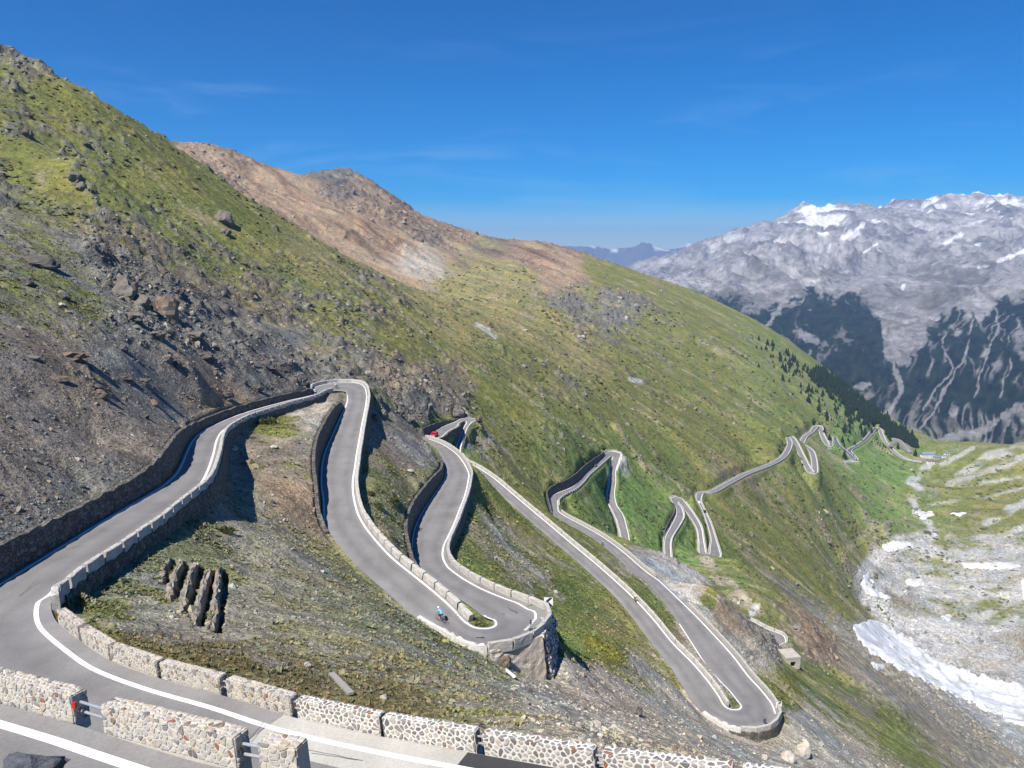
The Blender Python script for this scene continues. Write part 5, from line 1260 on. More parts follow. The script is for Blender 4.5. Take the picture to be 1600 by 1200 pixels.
def rock_data(seed, sub=2, amp=.30, flat=.0):
    r = random.Random(seed); bm = bmesh.new(); bmesh.ops.create_icosphere(bm, subdivisions=sub, radius=1)
    planes = [(Vector((r.gauss(0, 1), r.gauss(0, 1), r.gauss(0, .8))).normalized(), r.uniform(.45, .85)) for _ in range(9)]
    off = Vector((r.uniform(0, 50), r.uniform(0, 50), r.uniform(0, 50)))
    from mathutils import noise as mn
    for v in bm.verts:
        p = v.co.copy()
        for n_, d_ in planes:
            k = p.dot(n_)
            if k > d_: p -= n_ * (k - d_) * .9
        p *= 1 + amp * mn.noise(v.co * 1.6 + off) + amp * .5 * mn.noise(v.co * 4 + off)
        v.co = p
    me = bpy.data.meshes.new("rock"); bm.to_mesh(me); bm.free(); return me
def tuft_data(seed, blades=16):
    r = random.Random(seed); V = []; Fc = []
    for k in range(blades):
        a = r.uniform(0, 6.283); d = r.uniform(0, .42); x, y = d * math.cos(a), d * math.sin(a); l = r.uniform(.5, 1.0); w = r.uniform(.10, .20); b = a + r.uniform(-.8, .8); ln = r.uniform(.2, .7)
        nx, ny = -math.sin(b) * w, math.cos(b) * w; n = len(V)
        V += [(x - nx, y - ny, 0), (x + nx, y + ny, 0), (x + math.cos(b) * ln * .5 + nx * .6, y + math.sin(b) * ln * .5 + ny * .6, l * .7), (x + math.cos(b) * ln, y + math.sin(b) * ln, l)]
        Fc += [(n, n + 1, n + 2), (n, n + 2, n + 3)]
    me = bpy.data.meshes.new("tuft"); me.from_pydata(V, [], Fc); me.update(); return me
def clump_data(seed):
    r = random.Random(seed); bm = bmesh.new(); bmesh.ops.create_icosphere(bm, subdivisions=2, radius=1)
    for v in bm.verts: v.co *= r.uniform(.7, 1.15); v.co.z *= .8
    me = bpy.data.meshes.new("clump"); bm.to_mesh(me); bm.free(); return me
TUFTS = [src_obj("tuft_source", tuft_data(3 + k), M_TUFT) for k in range(3)]
STONES = [src_obj("stone_source", rock_data(30 + k, 1), M_STONE) for k in range(3)]
CRAGS = [src_obj("crag_source", rock_data(60 + k, 2, .45), M_CRAG) for k in range(4)]
CLUMPS = [src_obj("clump_source", clump_data(80 + k), M_TUFT) for k in range(2)]
band = lambda a, b, c_, d: sstep(a, b, RHO) * (1 - sstep(c_, d, RHO))
clu = sstep(-.15, .45, fbm(X / 2.2, Y / 2.2, 801, 4) + .6 * fbm(S_ACROSS / 3.0, S_ALONG / 20, 805, 2))
def t_grass(r, m, base):
    k = r.uniform(.55, 1.25, (m, 1)); h = r.uniform(-1, 1, (m, 1)); return (np.array([.175, .168, .090]) * .45 + base * .80) * k * (1 + h * np.array([.22, .05, -.1]))
def t_stone(r, m, base):
    k = np.minimum(np.exp(r.normal(-.08, .30, (m, 1))), 1.5); h = r.uniform(-1, 1, (m, 1)); return np.clip((base * .95 + np.array([.012, .011, .010])) * k * (1 + h * np.array([.14, .0, -.14])), .02, .6)
def t_crag(r, m, base):
    k = np.exp(r.normal(0, .30, (m, 1))); h = r.uniform(-1, 1, (m, 1)); return np.clip((np.array([.150, .138, .120]) * .65 + base * .5) * k * (1 + h * np.array([.14, .03, -.10])), .02, .4)
def t_shrub(r, m, base):
    return np.array([.062, .068, .028]) * r.uniform(.6, 1.5, (m, 1)) + base * .12
scatter("grass_tufts", 42000, band(24, 30, 150, 210) * (0.10 + 1.0 * sstep(.15, .5, GM)) * (.10 + clu) * (GM > .04), lambda r, n, d: .085 * np.exp(r.normal(0, .40, n)) * (1 + d / 120), M_TUFT, TUFTS, 1, t_grass, .05, (1.25, 1.25, .85), .3)
scatter("loose_stones", 27000, band(22, 28, 170, 260) * (1.05 - GM) * (.15 + sstep(-.3, .4, fbm(X / 3, Y / 3, 811, 3))), lambda r, n, d: np.clip(.042 * np.exp(r.normal(0, .60, n)), .025, .45) * (1 + d / 90), M_STONE, STONES, 2, t_stone, .1, (1.2, 1.0, .7), .5)
cragw = np.maximum(rocky, .08 * np.clip(OUT * 2 - .3, 0, 1) * sstep(.1, .4, fbm(X / 25, Y / 25, 821, 4) + .15))
scatter("crag_rocks", 6000, band(110, 150, 1500, 2100) * cragw, lambda r, n, d: np.clip(.0014 * d * np.exp(r.normal(0, .50, n)), .2, .0045 * d), M_CRAG, CRAGS, 3, t_crag, .25, (1.25, 1.0, .9), .5)
scatter("near_crag_rocks", 500, band(60, 75, 150, 220) * cragw, lambda r, n, d: np.clip(.0016 * d * np.exp(r.normal(0, .6, n)), .1, 2), M_CRAG, CRAGS, 4, t_crag, .25, (1.3, 1.0, .8), .5)
scatter("dwarf_shrubs", 9000, band(180, 260, 1250, 1500) * sstep(.35, .7, GM) * (.08 + sstep(.0, .5, fbm(X / 30, Y / 30, 831, 4))), lambda r, n, d: .0012 * d * np.minimum(np.exp(r.normal(0, .45, n)), 2.2), M_TUFT, CLUMPS, 5, t_shrub, .2, (1.3, 1.3, .7), .2)

def t_light(r, m, base): return np.clip(base * .8 * np.exp(r.normal(0, .30, (m, 1))), .03, .5)
scatter("valley_stones", 9000, band(330, 420, 1100, 1400) * (1 - sstep(.3, .7, GM)) * (np.abs(PU - 1500) < 220) * (SM < .1), lambda r, n, d: np.clip(.0011 * d * np.exp(r.normal(0, .5, n)), .2, 3.5), M_STONE, STONES, 7, t_light, .2, (1.3, 1.1, .6), .4)
# ------------------------------------------------------------------ single rocks
M_BOULD = rock_mat("boulder_grey", (.165, .155, .138)); M_BOULD_D = rock_mat("boulder_dark", (.105, .10, .095)); M_BOULD_R = rock_mat("boulder_rust", (.175, .142, .115)); M_BOULD_P = rock_mat("boulder_pale", (.46, .44, .40), 2.5, .2)
def boulder(u, v, wpx, hpx, label, mat_, seed, group=None, name="boulder", deep=.3, zrot=None):
    p = ground(u, v + hpx * .35)
    if p is None: return None
    D = to_px(p)[2]; w = wpx * D / F_PX; h = hpx * D / F_PX
    me = rock_data(seed, 3, .34); o = link(name, me, mat_); r = random.Random(seed)
    o.location = (p[0], p[1], p[2] + h * .12); o.scale = (w * .56, w * r.uniform(.45, .65), h * .72); o.rotation_euler = (r.uniform(-.15, .15), r.uniform(-.1, .25), r.uniform(-.5, .5) if zrot is None else zrot)
    return tag(o, label, "boulder" if name == "boulder" else "rock", group)
BL = [(198, 448, 42, 34, "largest grey crag on the left scree, with a shaded right side", 0), (260, 480, 40, 34, "rust tinted crag right of the largest crag on the left scree", 2), (222, 470, 30, 22, "grey boulder wedged below the largest crag on the left scree", 0), (192, 543, 18, 11, "dark boulder below the grass band of the left scree", 1),
      (320, 554, 28, 10, "long flat dark boulder lying alone on the grey scree", 1), (262, 560, 18, 14, "blocky grey boulder left of the long flat dark boulder", 0), (276, 567, 14, 11, "small dark boulder touching the blocky grey boulder", 1), (421, 571, 24, 18, "dark angular boulder above the upper road wall, left of its pair", 1),
      (442, 575, 26, 16, "dark angular boulder above the upper road wall, right of its pair", 1), (473, 592, 26, 16, "dark boulder nearest to the topmost hairpin", 1), (354, 617, 22, 9, "low dark boulder just above the upper road wall", 1), (403, 606, 18, 12, "cracked dark boulder in a small cluster above the upper road", 1), (383, 597, 10, 7, "little dark rock left of the cracked boulder", 1),
      (156, 612, 26, 12, "dark overhanging slab on the brown scree", 2), (110, 553, 50, 14, "long dark brown ledge at the left edge of the grass band", 2), (195, 588, 20, 12, "dark round boulder right of the brown ledge", 1), (224, 594, 22, 12, "dark round boulder at the end of the row below the ledge", 1), (42, 440, 20, 12, "dark block high on the left scree", 1), (101, 463, 20, 10, "flat dark block beside the white stone on the left", 1),
      (62, 408, 50, 16, "layered dark crag at the top left of the scree", 1), (387, 538, 14, 10, "pale grey boulder high on the dark scree", 0), (357, 503, 16, 11, "grey boulder below the crest of the scree", 0), (280, 455, 16, 9, "dark boulder on the crest of the scree spur", 1), (208, 492, 30, 14, "grey layered rock under the crags", 0), (240, 628, 14, 8, "rusty rock on the brown scree with a shadow to its right", 2),
      (227, 650, 14, 7, "small dark rock near the foot of the brown scree", 1), (195, 624, 10, 6, "little brown rock on the brown scree", 2), (97, 475, 10, 5, "single white stone on the left scree", 3), (300, 520, 26, 16, "stepped grey rock in the middle of the scree", 0), (245, 520, 28, 14, "grey rock rib below the crags", 0), (95, 590, 22, 8, "dark slab at the left of the brown scree", 2),
      (350, 340, 26, 24, "double grey crag standing on the green slope", 0), (353, 362, 16, 12, "grey crag just under the double crag on the green slope", 0), (120, 275, 24, 16, "grey outcrop high on the green slope at left", 0), (130, 290, 18, 14, "lower half of the grey outcrop high at left", 0), (45, 210, 20, 14, "dark outcrop near the left skyline", 1), (430, 356, 12, 9, "small grey outcrop on the open green slope", 0), (135, 225, 14, 10, "small dark outcrop under the left skyline", 1),
      (994, 1110, 24, 15, "lone boulder on the pale dirt slope with a black shadow", 0), (480, 1038, 11, 8, "pale stone on the near slope behind the bottom road", 3), (601, 1089, 14, 9, "white slab stone behind the sixth block of the bottom road", 3), (505, 1072, 8, 6, "small rust red stone on the near slope", 2), (668, 1062, 14, 7, "small rusty rock in the middle of the near slope", 2),
      (787, 1030, 20, 22, "rusty standing rock at the left foot of the buttress", 2), (826, 1078, 14, 7, "grey stones in the gully under the buttress", 0), (932, 1130, 14, 9, "flat pale stone on the dirt slope", 3), (885, 1092, 9, 6, "small stone on the dirt slope right of the buttress", 0), (425, 783, 8, 8, "black little rock on the slope between the upper road and the second ramp", 1),
      (365, 700, 12, 7, "white slab on the slope inside the left bend, upper one", 3), (428, 698, 14, 6, "white slab on the slope inside the left bend, lower one", 3), (305, 883, 12, 8, "white stone above the striped rock ribs", 3), (640, 735, 9, 4, "white stone on the scree between second and third ramp", 3), (868, 924, 8, 5, "pair of pale stones on the grass beyond the second hairpin", 3), (1250, 1170, 26, 30, "white painted rock at the bottom right edge of the dirt slope", 3), (1231, 1180, 20, 22, "second white painted rock at the bottom right", 3),
      (1195, 1183, 14, 8, "pale slab stone left of the white painted rocks", 3), (585, 652, 14, 12, "dark rock at the corner below the topmost hairpin", 1), (598, 645, 18, 14, "grey rock in the shadow right of the topmost hairpin", 0), (748, 655, 14, 12, "brown crag at the right of the fourth bend", 2), (640, 652, 14, 10, "grey crag above the ramp of the red car", 0), (625, 643, 16, 12, "grey crag left of the ramp of the red car", 0), (715, 640, 22, 16, "layered grey crag above the fourth bend", 0)]
MM = [M_BOULD, M_BOULD_D, M_BOULD_R, M_BOULD_P]
for k, (u, v, w, h, lb, mi) in enumerate(BL):
    boulder(u, v, w, h, lb, MM[mi], 300 + k)
# rubble at the inner tip of the second hairpin
for k, (u, v, w, h, lb) in enumerate([(727, 953, 7, 9, "upright white stone at the tip of the median row"), (733, 958, 8, 8, "second white stone of the row at the inner tip of the second hairpin"), (740, 964, 8, 7, "third white stone of the row at the inner tip of the second hairpin"), (746, 970, 9, 6, "fourth white stone beside the end of the white line"), (755, 975, 14, 5, "flat pale kerb stone at the inner tip of the second hairpin")]):
    p = at_z(u, v, -42.6); D = to_px(p)[2]; o = link("rock", rock_data(500 + k, 2, .3), M_BOULD_P); o.location = (p[0], p[1], p[2] - .45); o.scale = (w * D / F_PX * .55, w * D / F_PX * .5, h * D / F_PX * .6 + .25); tag(o, lb, "rock", "white stones at the tip of the second hairpin")
# rock ribs in the hollow of the left bend: steep fins with black troughs
def rib(a, b, hgt, label, seed):
    r = random.Random(seed); pa, pb = ground(*a), ground(*b)
    n = 9; V = []; d = Vector(pb - pa); d.z = 0; d.normalize(); side = Vector((d.y, -d.x, 0))
    if side.x < 0: side = -side
    for i in range(n + 1):
        t = i / n; u = a[0] + (b[0] - a[0]) * t; v = a[1] + (b[1] - a[1]) * t; g_ = ground(u, v); h = hgt * (.45 + .55 * math.sin(math.pi * min(1, .12 + t * .95))) * r.uniform(.8, 1.15)
        g_ = Vector(g_) + side * r.uniform(-.12, .12)
        wl = r.uniform(.40, .55); wr = r.uniform(.12, .2)
        V += [g_ - side * wl + Vector((0, 0, -.5)), g_ - side * wl * .55 + Vector((0, 0, h * .55)), g_ - side * .12 + Vector((0, 0, h)), g_ + side * wr * .7 + Vector((0, 0, h * .9)), g_ + side * wr + Vector((0, 0, h * .3)), g_ + side * (wr + .05) + Vector((0, 0, -.6))]
    m = 6; c0 = sum(V, Vector()) / len(V)
    Fc = [(i * m + k, i * m + k + 1, (i + 1) * m + k + 1, (i + 1) * m + k) for i in range(n) for k in range(m - 1)] + [tuple(range(m)), tuple(n * m + k for k in range(m))[::-1]]
    me = pydata("rock_rib", [v - c0 for v in V], Fc); bm = bmesh.new(); bm.from_mesh(me); bmesh.ops.subdivide_edges(bm, edges=bm.edges, cuts=1, use_grid_fill=True)
    for v in bm.verts: v.co += Vector((r.gauss(0, .07), r.gauss(0, .07), r.gauss(0, .07)))
    bm.to_mesh(me); bm.free()
    return tag(link("rock_rib", me, M_RIB, loc=c0), label, "rock rib", "steep rock ribs inside the left bend")
M_RIB = rock_mat("rib_rock", (.27, .25, .205), 2.2, .35, .10)
for k, (a, b, h, lb) in enumerate([((264, 875), (250, 911), .35, "leftmost and smallest rock rib inside the left bend"), ((284, 879), (261, 939), .45, "second rock rib from the left inside the left bend"), ((306, 884), (282, 957), .5, "middle rock rib inside the left bend"), ((327, 893), (303, 977), .55, "fourth rock rib from the left inside the left bend"), ((345, 892), (332, 987), .7, "rightmost rust topped rock rib inside the left bend")]):
    rib(a, b, h, lb, 40 + k)
# foreground rock
p = at_depth(45, 1222, 3.6); o = link("rock", rock_data(77, 4, .30), rock_mat("dark_foreground_rock", (.11, .12, .14), 9, .4, .02)); o.location = p; o.scale = (.24, .20, .125); o.rotation_euler = (0, .12, .3); tag(o, "dark bluish rock top cut by the lower left corner", "rock")

# ------------------------------------------------------------------ shrubs
M_SHRUB = plain("shrub_leaves", (.062, .072, .022), .9, 0, .4, 7)
def shrub(u, v, wpx, label, seed):
    p = ground(u, v); D = to_px(p)[2]; w = wpx * D / F_PX; r = random.Random(seed); V = []; Fc = []
    for k in range(420):
        a = r.uniform(0, 6.283); e = math.acos(r.uniform(0, 1)); rad = w * .5 * (r.random() ** .33) * (1 + .18 * math.sin(3 * a + seed)); q = Vector((math.cos(a) * math.sin(e) * rad, math.sin(a) * math.sin(e) * rad, math.cos(e) * rad * .62)); n = len(V); s = w * .055
        for _ in range(3): V.append(q + Vector((r.gauss(0, s), r.gauss(0, s), r.gauss(0, s))))
        Fc.append((n, n + 1, n + 2))
    o = empty("shrub", tuple(p)); tag(o, label, "shrub")
    me = bpy.data.meshes.new("foliage"); me.from_pydata(V, [], Fc); me.update(); link("foliage", me, M_SHRUB, parent=o)
    link("stem", tubes("stem", [((0, 0, -.2), (w * .2 * math.cos(a), w * .2 * math.sin(a), w * .25), w * .03, w * .012) for a in (0, 2, 4)], .02, 5), M_BARK, parent=o)
M_BARK = plain("bark", (.10, .075, .05))
for k, (u, v, w, lb) in enumerate([(420, 662, 30, "dark green dwarf shrub under the parapet of the upper road"), (615, 785, 24, "dark green round shrub between the second and third ramps, right one"), (590, 793, 20, "dark green round shrub between the second and third ramps, left one"), (578, 772, 14, "small shrub at the right edge of the second ramp"), (352, 832, 28, "olive shrub patch above the rock ribs"), (612, 812, 12, "tiny shrub left of the third ramp wall")]):
    shrub(u, v, w, lb, 60 + k)

# ------------------------------------------------------------------ conifers below the right hand ridge
M_NEEDLE = plain("needles", (.014, .026, .013), .9, 0, .4, .8)
def conifer_mesh(seed):
    r = random.Random(seed); V = []; Fc = []; n0 = 0
    tiers = 6
    for t in range(tiers):
        z = .10 + .86 * t / tiers; rad = .24 * (1 - t / tiers) ** .8 + .02; h = .24
        m = 7; base = len(V)
        for i in range(m):
            a = 6.283 * (i + r.uniform(-.25, .25)) / m; rr = rad * r.uniform(.65, 1.25); V.append((rr * math.cos(a), rr * math.sin(a), z - r.uniform(0, .05)))
        V.append((r.uniform(-.01, .01), r.uniform(-.01, .01), z + h)); top = len(V) - 1
        Fc += [(base + i, base + (i + 1) % m, top) for i in range(m)]
    b = len(V)
    for i in range(4): V.append((.025 * math.cos(i * 1.57), .025 * math.sin(i * 1.57), -.08))
    for i in range(4): V.append((.02 * math.cos(i * 1.57), .02 * math.sin(i * 1.57), .2))
    tr = [(b + i, b + (i + 1) % 4, b + 4 + (i + 1) % 4, b + 4 + i) for i in range(4)]
    me = bpy.data.meshes.new("conifer"); me.from_pydata(V, [], Fc + tr); me.update(); me.materials.append(M_NEEDLE); me.materials.append(M_BARK)
    for q in me.polygons[-4:]: q.material_index = 1
    return me
CON = [conifer_mesh(k) for k in range(4)]
rr = random.Random(5); cl = np.array([(1188, 522), (1240, 556), (1290, 592), (1340, 634), (1375, 662)], float); placed = 0; tries = 0
while placed < 170 and tries < 3000:
    tries += 1
    t = rr.random() ** .75 * (len(cl) - 1); i = min(int(t), len(cl) - 2); q = cl[i] + (cl[i + 1] - cl[i]) * (t - i); off = abs(rr.gauss(0, 1)) * (12 + 16 * min(1, t / 3)); u, v = q[0] - off * .62 + rr.gauss(0, 3), q[1] + 6 + off * .78 + rr.gauss(0, 3)
    p = ground(u, v)
    if p is None or np.hypot(*p[:2]) < 700: continue
    D = to_px(p)[2]; h = (5 + 9 * rr.random() ** 1.5) * D / F_PX
    o = bpy.data.objects.new("conifer", CON[placed % 4]); COL.objects.link(o); o.location = p; o.scale = (h * 1.25, h * 1.25, h); o.rotation_euler = (0, 0, rr.random() * 6.28)
    big_ = h * F_PX / D > 9.5; zone = ["at the upper left ridge", "on the slope below mid ridge", "where the dark wood begins", "beside the far road loops"][min(3, int(t))]
    far_ = "away from" if off > 22 else "close to"
    tag(o, f"{'tall' if big_ else 'small'} dark conifer {zone}, {far_} the skyline", "conifer", f"{'tall' if big_ else 'small'} conifers {zone} {far_} the skyline"); placed += 1
# the dense wood on the far side of the ridge and on its lower shoulder
def wood(name, n, spine, spread, seed, hmin, hmax):
    r = np.random.default_rng(seed); P = []; S = []
    sp_ = np.array(spine, float)
    while len(P) < n:
        t = r.random() * (len(sp_) - 1); i = min(int(t), len(sp_) - 2); q = sp_[i] + (sp_[i + 1] - sp_[i]) * (t - i); u = q[0] + r.normal(0, spread * .6); v = q[1] + abs(r.normal(0, spread)) * .6 - 2
        p = ground(u, v)
        if p is None or np.hypot(*p[:2]) < 900 or np.hypot(*p[:2]) > 2400 or u > 1434 or float(bilin(TH, LR, DROAD, np.array([math.atan2(p[0], p[1])]), np.array([math.log(np.hypot(*p[:2]))]))[0]) < 5: 
            n -= 1; continue
        P.append(p); S.append(r.uniform(hmin, hmax) * to_px(p)[2] / F_PX)
    P = np.array(P); S = np.array(S); srcs = TREE_SRC
    for vi in range(2):
        me = bpy.data.meshes.new(name); pv = P[vi::2]; sv = S[vi::2]; me.vertices.add(len(pv)); me.vertices.foreach_set("co", pv.astype(np.float32).ravel())
        for an, arr in (("rot", np.stack([0 * sv, 0 * sv, r.random(len(sv)) * 6], -1)), ("scl", np.stack([sv * 1.3, sv * 1.3, sv], -1))):
            a = me.attributes.new(an, 'FLOAT_VECTOR', 'POINT'); a.data.foreach_set("vector", arr.astype(np.float32).ravel())
        o = bpy.data.objects.new(name, me); COL.objects.link(o); o["kind"] = "stuff"; md = o.modifiers.new("scatter", 'NODES'); md.node_group = scatter_tree(srcs[vi])
TREE_SRC = [bpy.data.objects.new("tree_source", CON[0]), bpy.data.objects.new("tree_source", CON[2])]
wood("forest", 1100, [(1275, 577), (1320, 612), (1360, 645), (1396, 674), (1424, 694)], 14, 11, 5, 12)
wood("mountain_pine", 180, [(1290, 640), (1330, 668), (1370, 690), (1400, 704)], 12, 12, 1.5, 3)

# ------------------------------------------------------------------ signs
M_SIGNB = plain("sign_back", (.10, .12, .15), .5, .3); M_SIGNW = plain("sign_white", (.80, .80, .80), .4, 0, .04); M_SIGNK = plain("sign_black", (.02, .02, .025), .4); M_POST = plain("sign_post", (.35, .36, .37), .5, .4); M_SIGNBL = plain("sign_blue", (.09, .20, .42), .45)
def sign(u, v, z, hpost, panels, label, name="road_sign", face=0.0):
    """panels: (part, width, height, dz, material)"""
    p = at_z(u, v, z); o = empty(name, tuple(p), face); tag(o, label, "road sign")
    link("post", tubes("post", [((0, 0, -.6), (0, 0, hpost))], .05, 8), M_POST, parent=o)
    for nm, w, h, dz, m_ in panels:
        link(nm, boxes(nm, [(-w / 2, w / 2, -.09, -.06, dz - h / 2, dz + h / 2)]), m_, parent=o)
    return o
def chevron(u, v, D, size, label, face, flip=1):
    p = at_depth(u, v, D); o = empty("chevron_sign", tuple(p), face); tag(o, label, "chevron sign")
    link("post", tubes("post", [((0, 0.03, -1.6), (0, .03, .45 * size))], .05, 8), M_POST, parent=o)
    link("panel", boxes("panel", [(-.5 * size, .5 * size, -.03, 0, -.5 * size, .5 * size)]), M_SIGNW, parent=o)
    s = size * .5; f = flip
    V = [(f * -.75 * s, 0), (f * .25 * s, .95 * s), (f * .95 * s, .95 * s), (f * -.05 * s, 0), (f * .95 * s, -.95 * s), (f * .25 * s, -.95 * s)]
    vv = [(x, -.045, y) for x, y in V] + [(x, -.032, y) for x, y in V]
    link("chevron", pydata("chevron", vv, [(0, 1, 2, 3), (0, 3, 4, 5)] + [(i, (i + 1) % 6, 6 + (i + 1) % 6, 6 + i) for i in range(6)]), M_SIGNK, parent=o)
for dd in (): pass
sign(750, 1012, -42.9, 1.25, [("panel", .95, .62, 1.0, M_SIGNB), ("plate", .30, .22, 1.0, M_SIGNBL)], "dark back of a low road sign left on the second hairpin wall", face=.1)
sign(829, 1001, -42.9, 2.5, [("panel", .42, .62, 1.25, M_SIGNB), ("top_panel", .20, .5, 2.3, M_SIGNB)], "dark back of a tall road sign above the buttress wall", face=.2)
chevron(857, 940, 96, 1.15, "white square sign with a black arrow pointing left beside the second hairpin", .0)
chevron(1217, 1101, 138, 1.2, "white sign with a black arrow pointing left beside the lower right hairpin", .2)
sign(1194, 1137, -82, 1.9, [("panel", .5, .8, 1.4, M_SIGNB)], "dark back of a road sign at the edge of the lower right hairpin", face=.1)
sign(1117, 1128, -82, .9, [("panel", .7, .35, .75, M_SIGNBL)], "small blue grey sign back at the left of the lower right hairpin", face=.1)
# snow stakes and oddments
o = link("post", None, []) if False else None
pa, pb = ground(791, 1052), ground(803, 1062)
M_WHITEP = plain("white_pipe_paint", (.78, .78, .76), .5, 0, .05)
c0 = Vector((pa + pb) / 2); o = link("pipe", tubes("pipe", [(Vector(pa) - c0 + Vector((0, 0, .35)), Vector(pb) - c0 + Vector((0, 0, .35)))], .16, 10), M_WHITEP, loc=c0); tag(o, "white pipe stub sticking out of the slope under the buttress", "pipe")
pa, pb = ground(518, 1056), ground(549, 1088); c0 = Vector((pa + pb) / 2)
d = Vector(pb - pa); s_ = Vector((d.y, -d.x, 0)).normalized() * .16
V = [Vector(pa) - c0 - s_, Vector(pa) - c0 + s_, Vector(pb) - c0 + s_, Vector(pb) - c0 - s_]; V = [v + Vector((0, 0, .22)) for v in V] + [v + Vector((0, 0, .08)) for v in V]
o = link("plank", pydata("plank", V, [(0, 1, 2, 3), (4, 5, 6, 7), (0, 1, 5, 4), (1, 2, 6, 5), (2, 3, 7, 6), (3, 0, 4, 7)]), plain("weathered_plank", (.30, .28, .25)), loc=c0); tag(o, "grey weathered plank lying on the near slope behind the bottom road", "plank")
# tunnel mouth below the small hairpin
p = ground(1237, 1040); M_TUN = plain("tunnel_concrete", (.40, .37, .31), .9, 0, .15, .8)
if p is not None:
    D = to_px(p)[2]; k = D / F_PX; o = empty("tunnel_portal", tuple(p), .15); tag(o, "small concrete box with a black tunnel mouth under the tiny hairpin", "tunnel portal")
    w = 12 * k; h = 13 * k
    link("portal_wall", boxes("portal_wall", [(-w, -w * .32, -.6, 7 * k * 3, -h * .4, h), (w * .42, w, -.6, 7 * k * 3, -h * .4, h), (-w * .32, w * .42, -.6, 7 * k * 3, h * .62, h), (-w * .32, w * .42, -.55, -.35, -h * .4, 0)]), M_TUN, parent=o)
    link("mouth_shade_panel", boxes("mouth_shade_panel", [(-w * .32, w * .42, 2.5, 2.7, -.2, h * .62)]), plain("tunnel_shade_black", (.01, .01, .01)), parent=o)  # black panel set back in the mouth, its colour standing in for shade
    link("roof_slab", boxes("roof_slab", [(-w * 1.02, w * 1.02, -.7, 7 * k * 3.2, h + .01, h + .6)]), M_TUN, parent=o)

# ------------------------------------------------------------------ riders and vehicles
def skin_body(segs, radii, sub=2):
    """segs: dict joint->(co), edges list; returns evaluated mesh"""
    names = list(segs); idx = {n: i for i, n in enumerate(names)}
    me = bpy.data.meshes.new("body"); me.from_pydata([segs[n] for n in names], [(idx[a], idx[b]) for a, b in BODY_EDGES], []); me.update()
    o = bpy.data.objects.new("tmp_body", me); COL.objects.link(o)
    md = o.modifiers.new("skin", 'SKIN'); md.use_smooth_shade = True; o.modifiers.new("sub", 'SUBSURF').levels = sub
    sv = me.skin_vertices[0].data
    for n in names: sv[idx[n]].radius = (radii[n], radii[n])
    sv[idx["pelvis"]].use_root = True
    dg = bpy.context.evaluated_depsgraph_get(); dg.update(); ev = bpy.data.meshes.new_from_object(o.evaluated_get(dg)); bpy.data.objects.remove(o); return ev
BODY_EDGES = [("pelvis", "chest"), ("chest", "neck"), ("neck", "skull"), ("pelvis", "hipl"), ("hipl", "kneel"), ("kneel", "anklel"), ("anklel", "toel"), ("pelvis", "hipr"), ("hipr", "kneer"), ("kneer", "ankler"), ("ankler", "toer"),
              ("chest", "shl"), ("shl", "ell"), ("ell", "wrl"), ("wrl", "hal"), ("chest", "shr"), ("shr", "elr"), ("elr", "wrr"), ("wrr", "har")]
J = dict(pelvis=(0, -.20, .98), chest=(0, .16, 1.32), neck=(0, .28, 1.42), skull=(0, .37, 1.53), hipl=(-.10, -.20, .95), kneel=(-.11, .16, .78), anklel=(-.11, .02, .36), toel=(-.11, .16, .30), hipr=(.10, -.20, .95), kneer=(.11, .22, .62), ankler=(.11, .02, .20), toer=(.11, .16, .15),
         shl=(-.19, .18, 1.34), ell=(-.25, .34, 1.12), wrl=(-.22, .52, 1.01), hal=(-.21, .58, .99), shr=(.19, .18, 1.34), elr=(.25, .34, 1.12), wrr=(.22, .52, 1.01), har=(.21, .58, .99))
R_ = dict(pelvis=.15, chest=.155, neck=.065, skull=.10, hipl=.095, kneel=.065, anklel=.045, toel=.035, hipr=.095, kneer=.065, ankler=.045, toer=.035, shl=.075, ell=.048, wrl=.036, hal=.035, shr=.075, elr=.048, wrr=.036, har=.035)
BODY = skin_body(J, R_)
M_SKIN = plain("skin", (.45, .27, .19), .6, 0, .05); M_BLACK = plain("black_lycra", (.018, .018, .022), .6); M_TYRE = plain("tyre", (.02, .02, .02)); M_BIKE = plain("bike_frame", (.05, .05, .06), .35, .4); M_HELM = plain("white_helmet", (.75, .76, .78), .35)
def torus_mesh(name, R, r, n=20, m=6):
    V = []; Fc = []
    for i in range(n):
        a = 6.2832 * i / n
        for j in range(m):
            b = 6.2832 * j / m; q = R + r * math.cos(b); V.append((r * math.sin(b), q * math.cos(a), q * math.sin(a)))
    Fc = [(i * m + j, ((i + 1) % n) * m + j, ((i + 1) % n) * m + (j + 1) % m, i * m + (j + 1) % m) for i in range(n) for j in range(m)]
    return pydata(name, V, Fc, True)
WHEEL = torus_mesh("wheel", .33, .022); FRAME = tubes("frame", [((0, -.50, .34), (0, -.02, .30)), ((0, -.02, .30), (0, -.18, .84)), ((0, -.15, .76), (0, .36, .84)), ((0, -.02, .30), (0, .36, .80)), ((0, -.50, .34), (0, -.15, .76)), ((0, .36, .88), (0, .52, .34))], .02, 6)
BAR = tubes("handlebar", [((-.22, .46, .97), (.22, .46, .97)), ((0, .36, .88), (0, .46, .97)), ((-.22, .46, .97), (-.21, .58, .93)), ((.22, .46, .97), (.21, .58, .93))], .017, 6); SADDLE = boxes("saddle", [(-.07, .07, -.32, -.06, .86, .91)])
for m_, q in ((WHEEL, M_TYRE), (FRAME, M_BIKE), (BAR, M_BIKE), (SADDLE, M_BLACK)): m_.materials.append(q)
SPOKES = tubes("spokes", [((0, .32 * math.cos(a), .32 * math.sin(a)), (0, -.32 * math.cos(a), -.32 * math.sin(a))) for a in (0, .7, 1.4, 2.1, 2.7)], .006, 3); SPOKES.materials.append(M_POST)
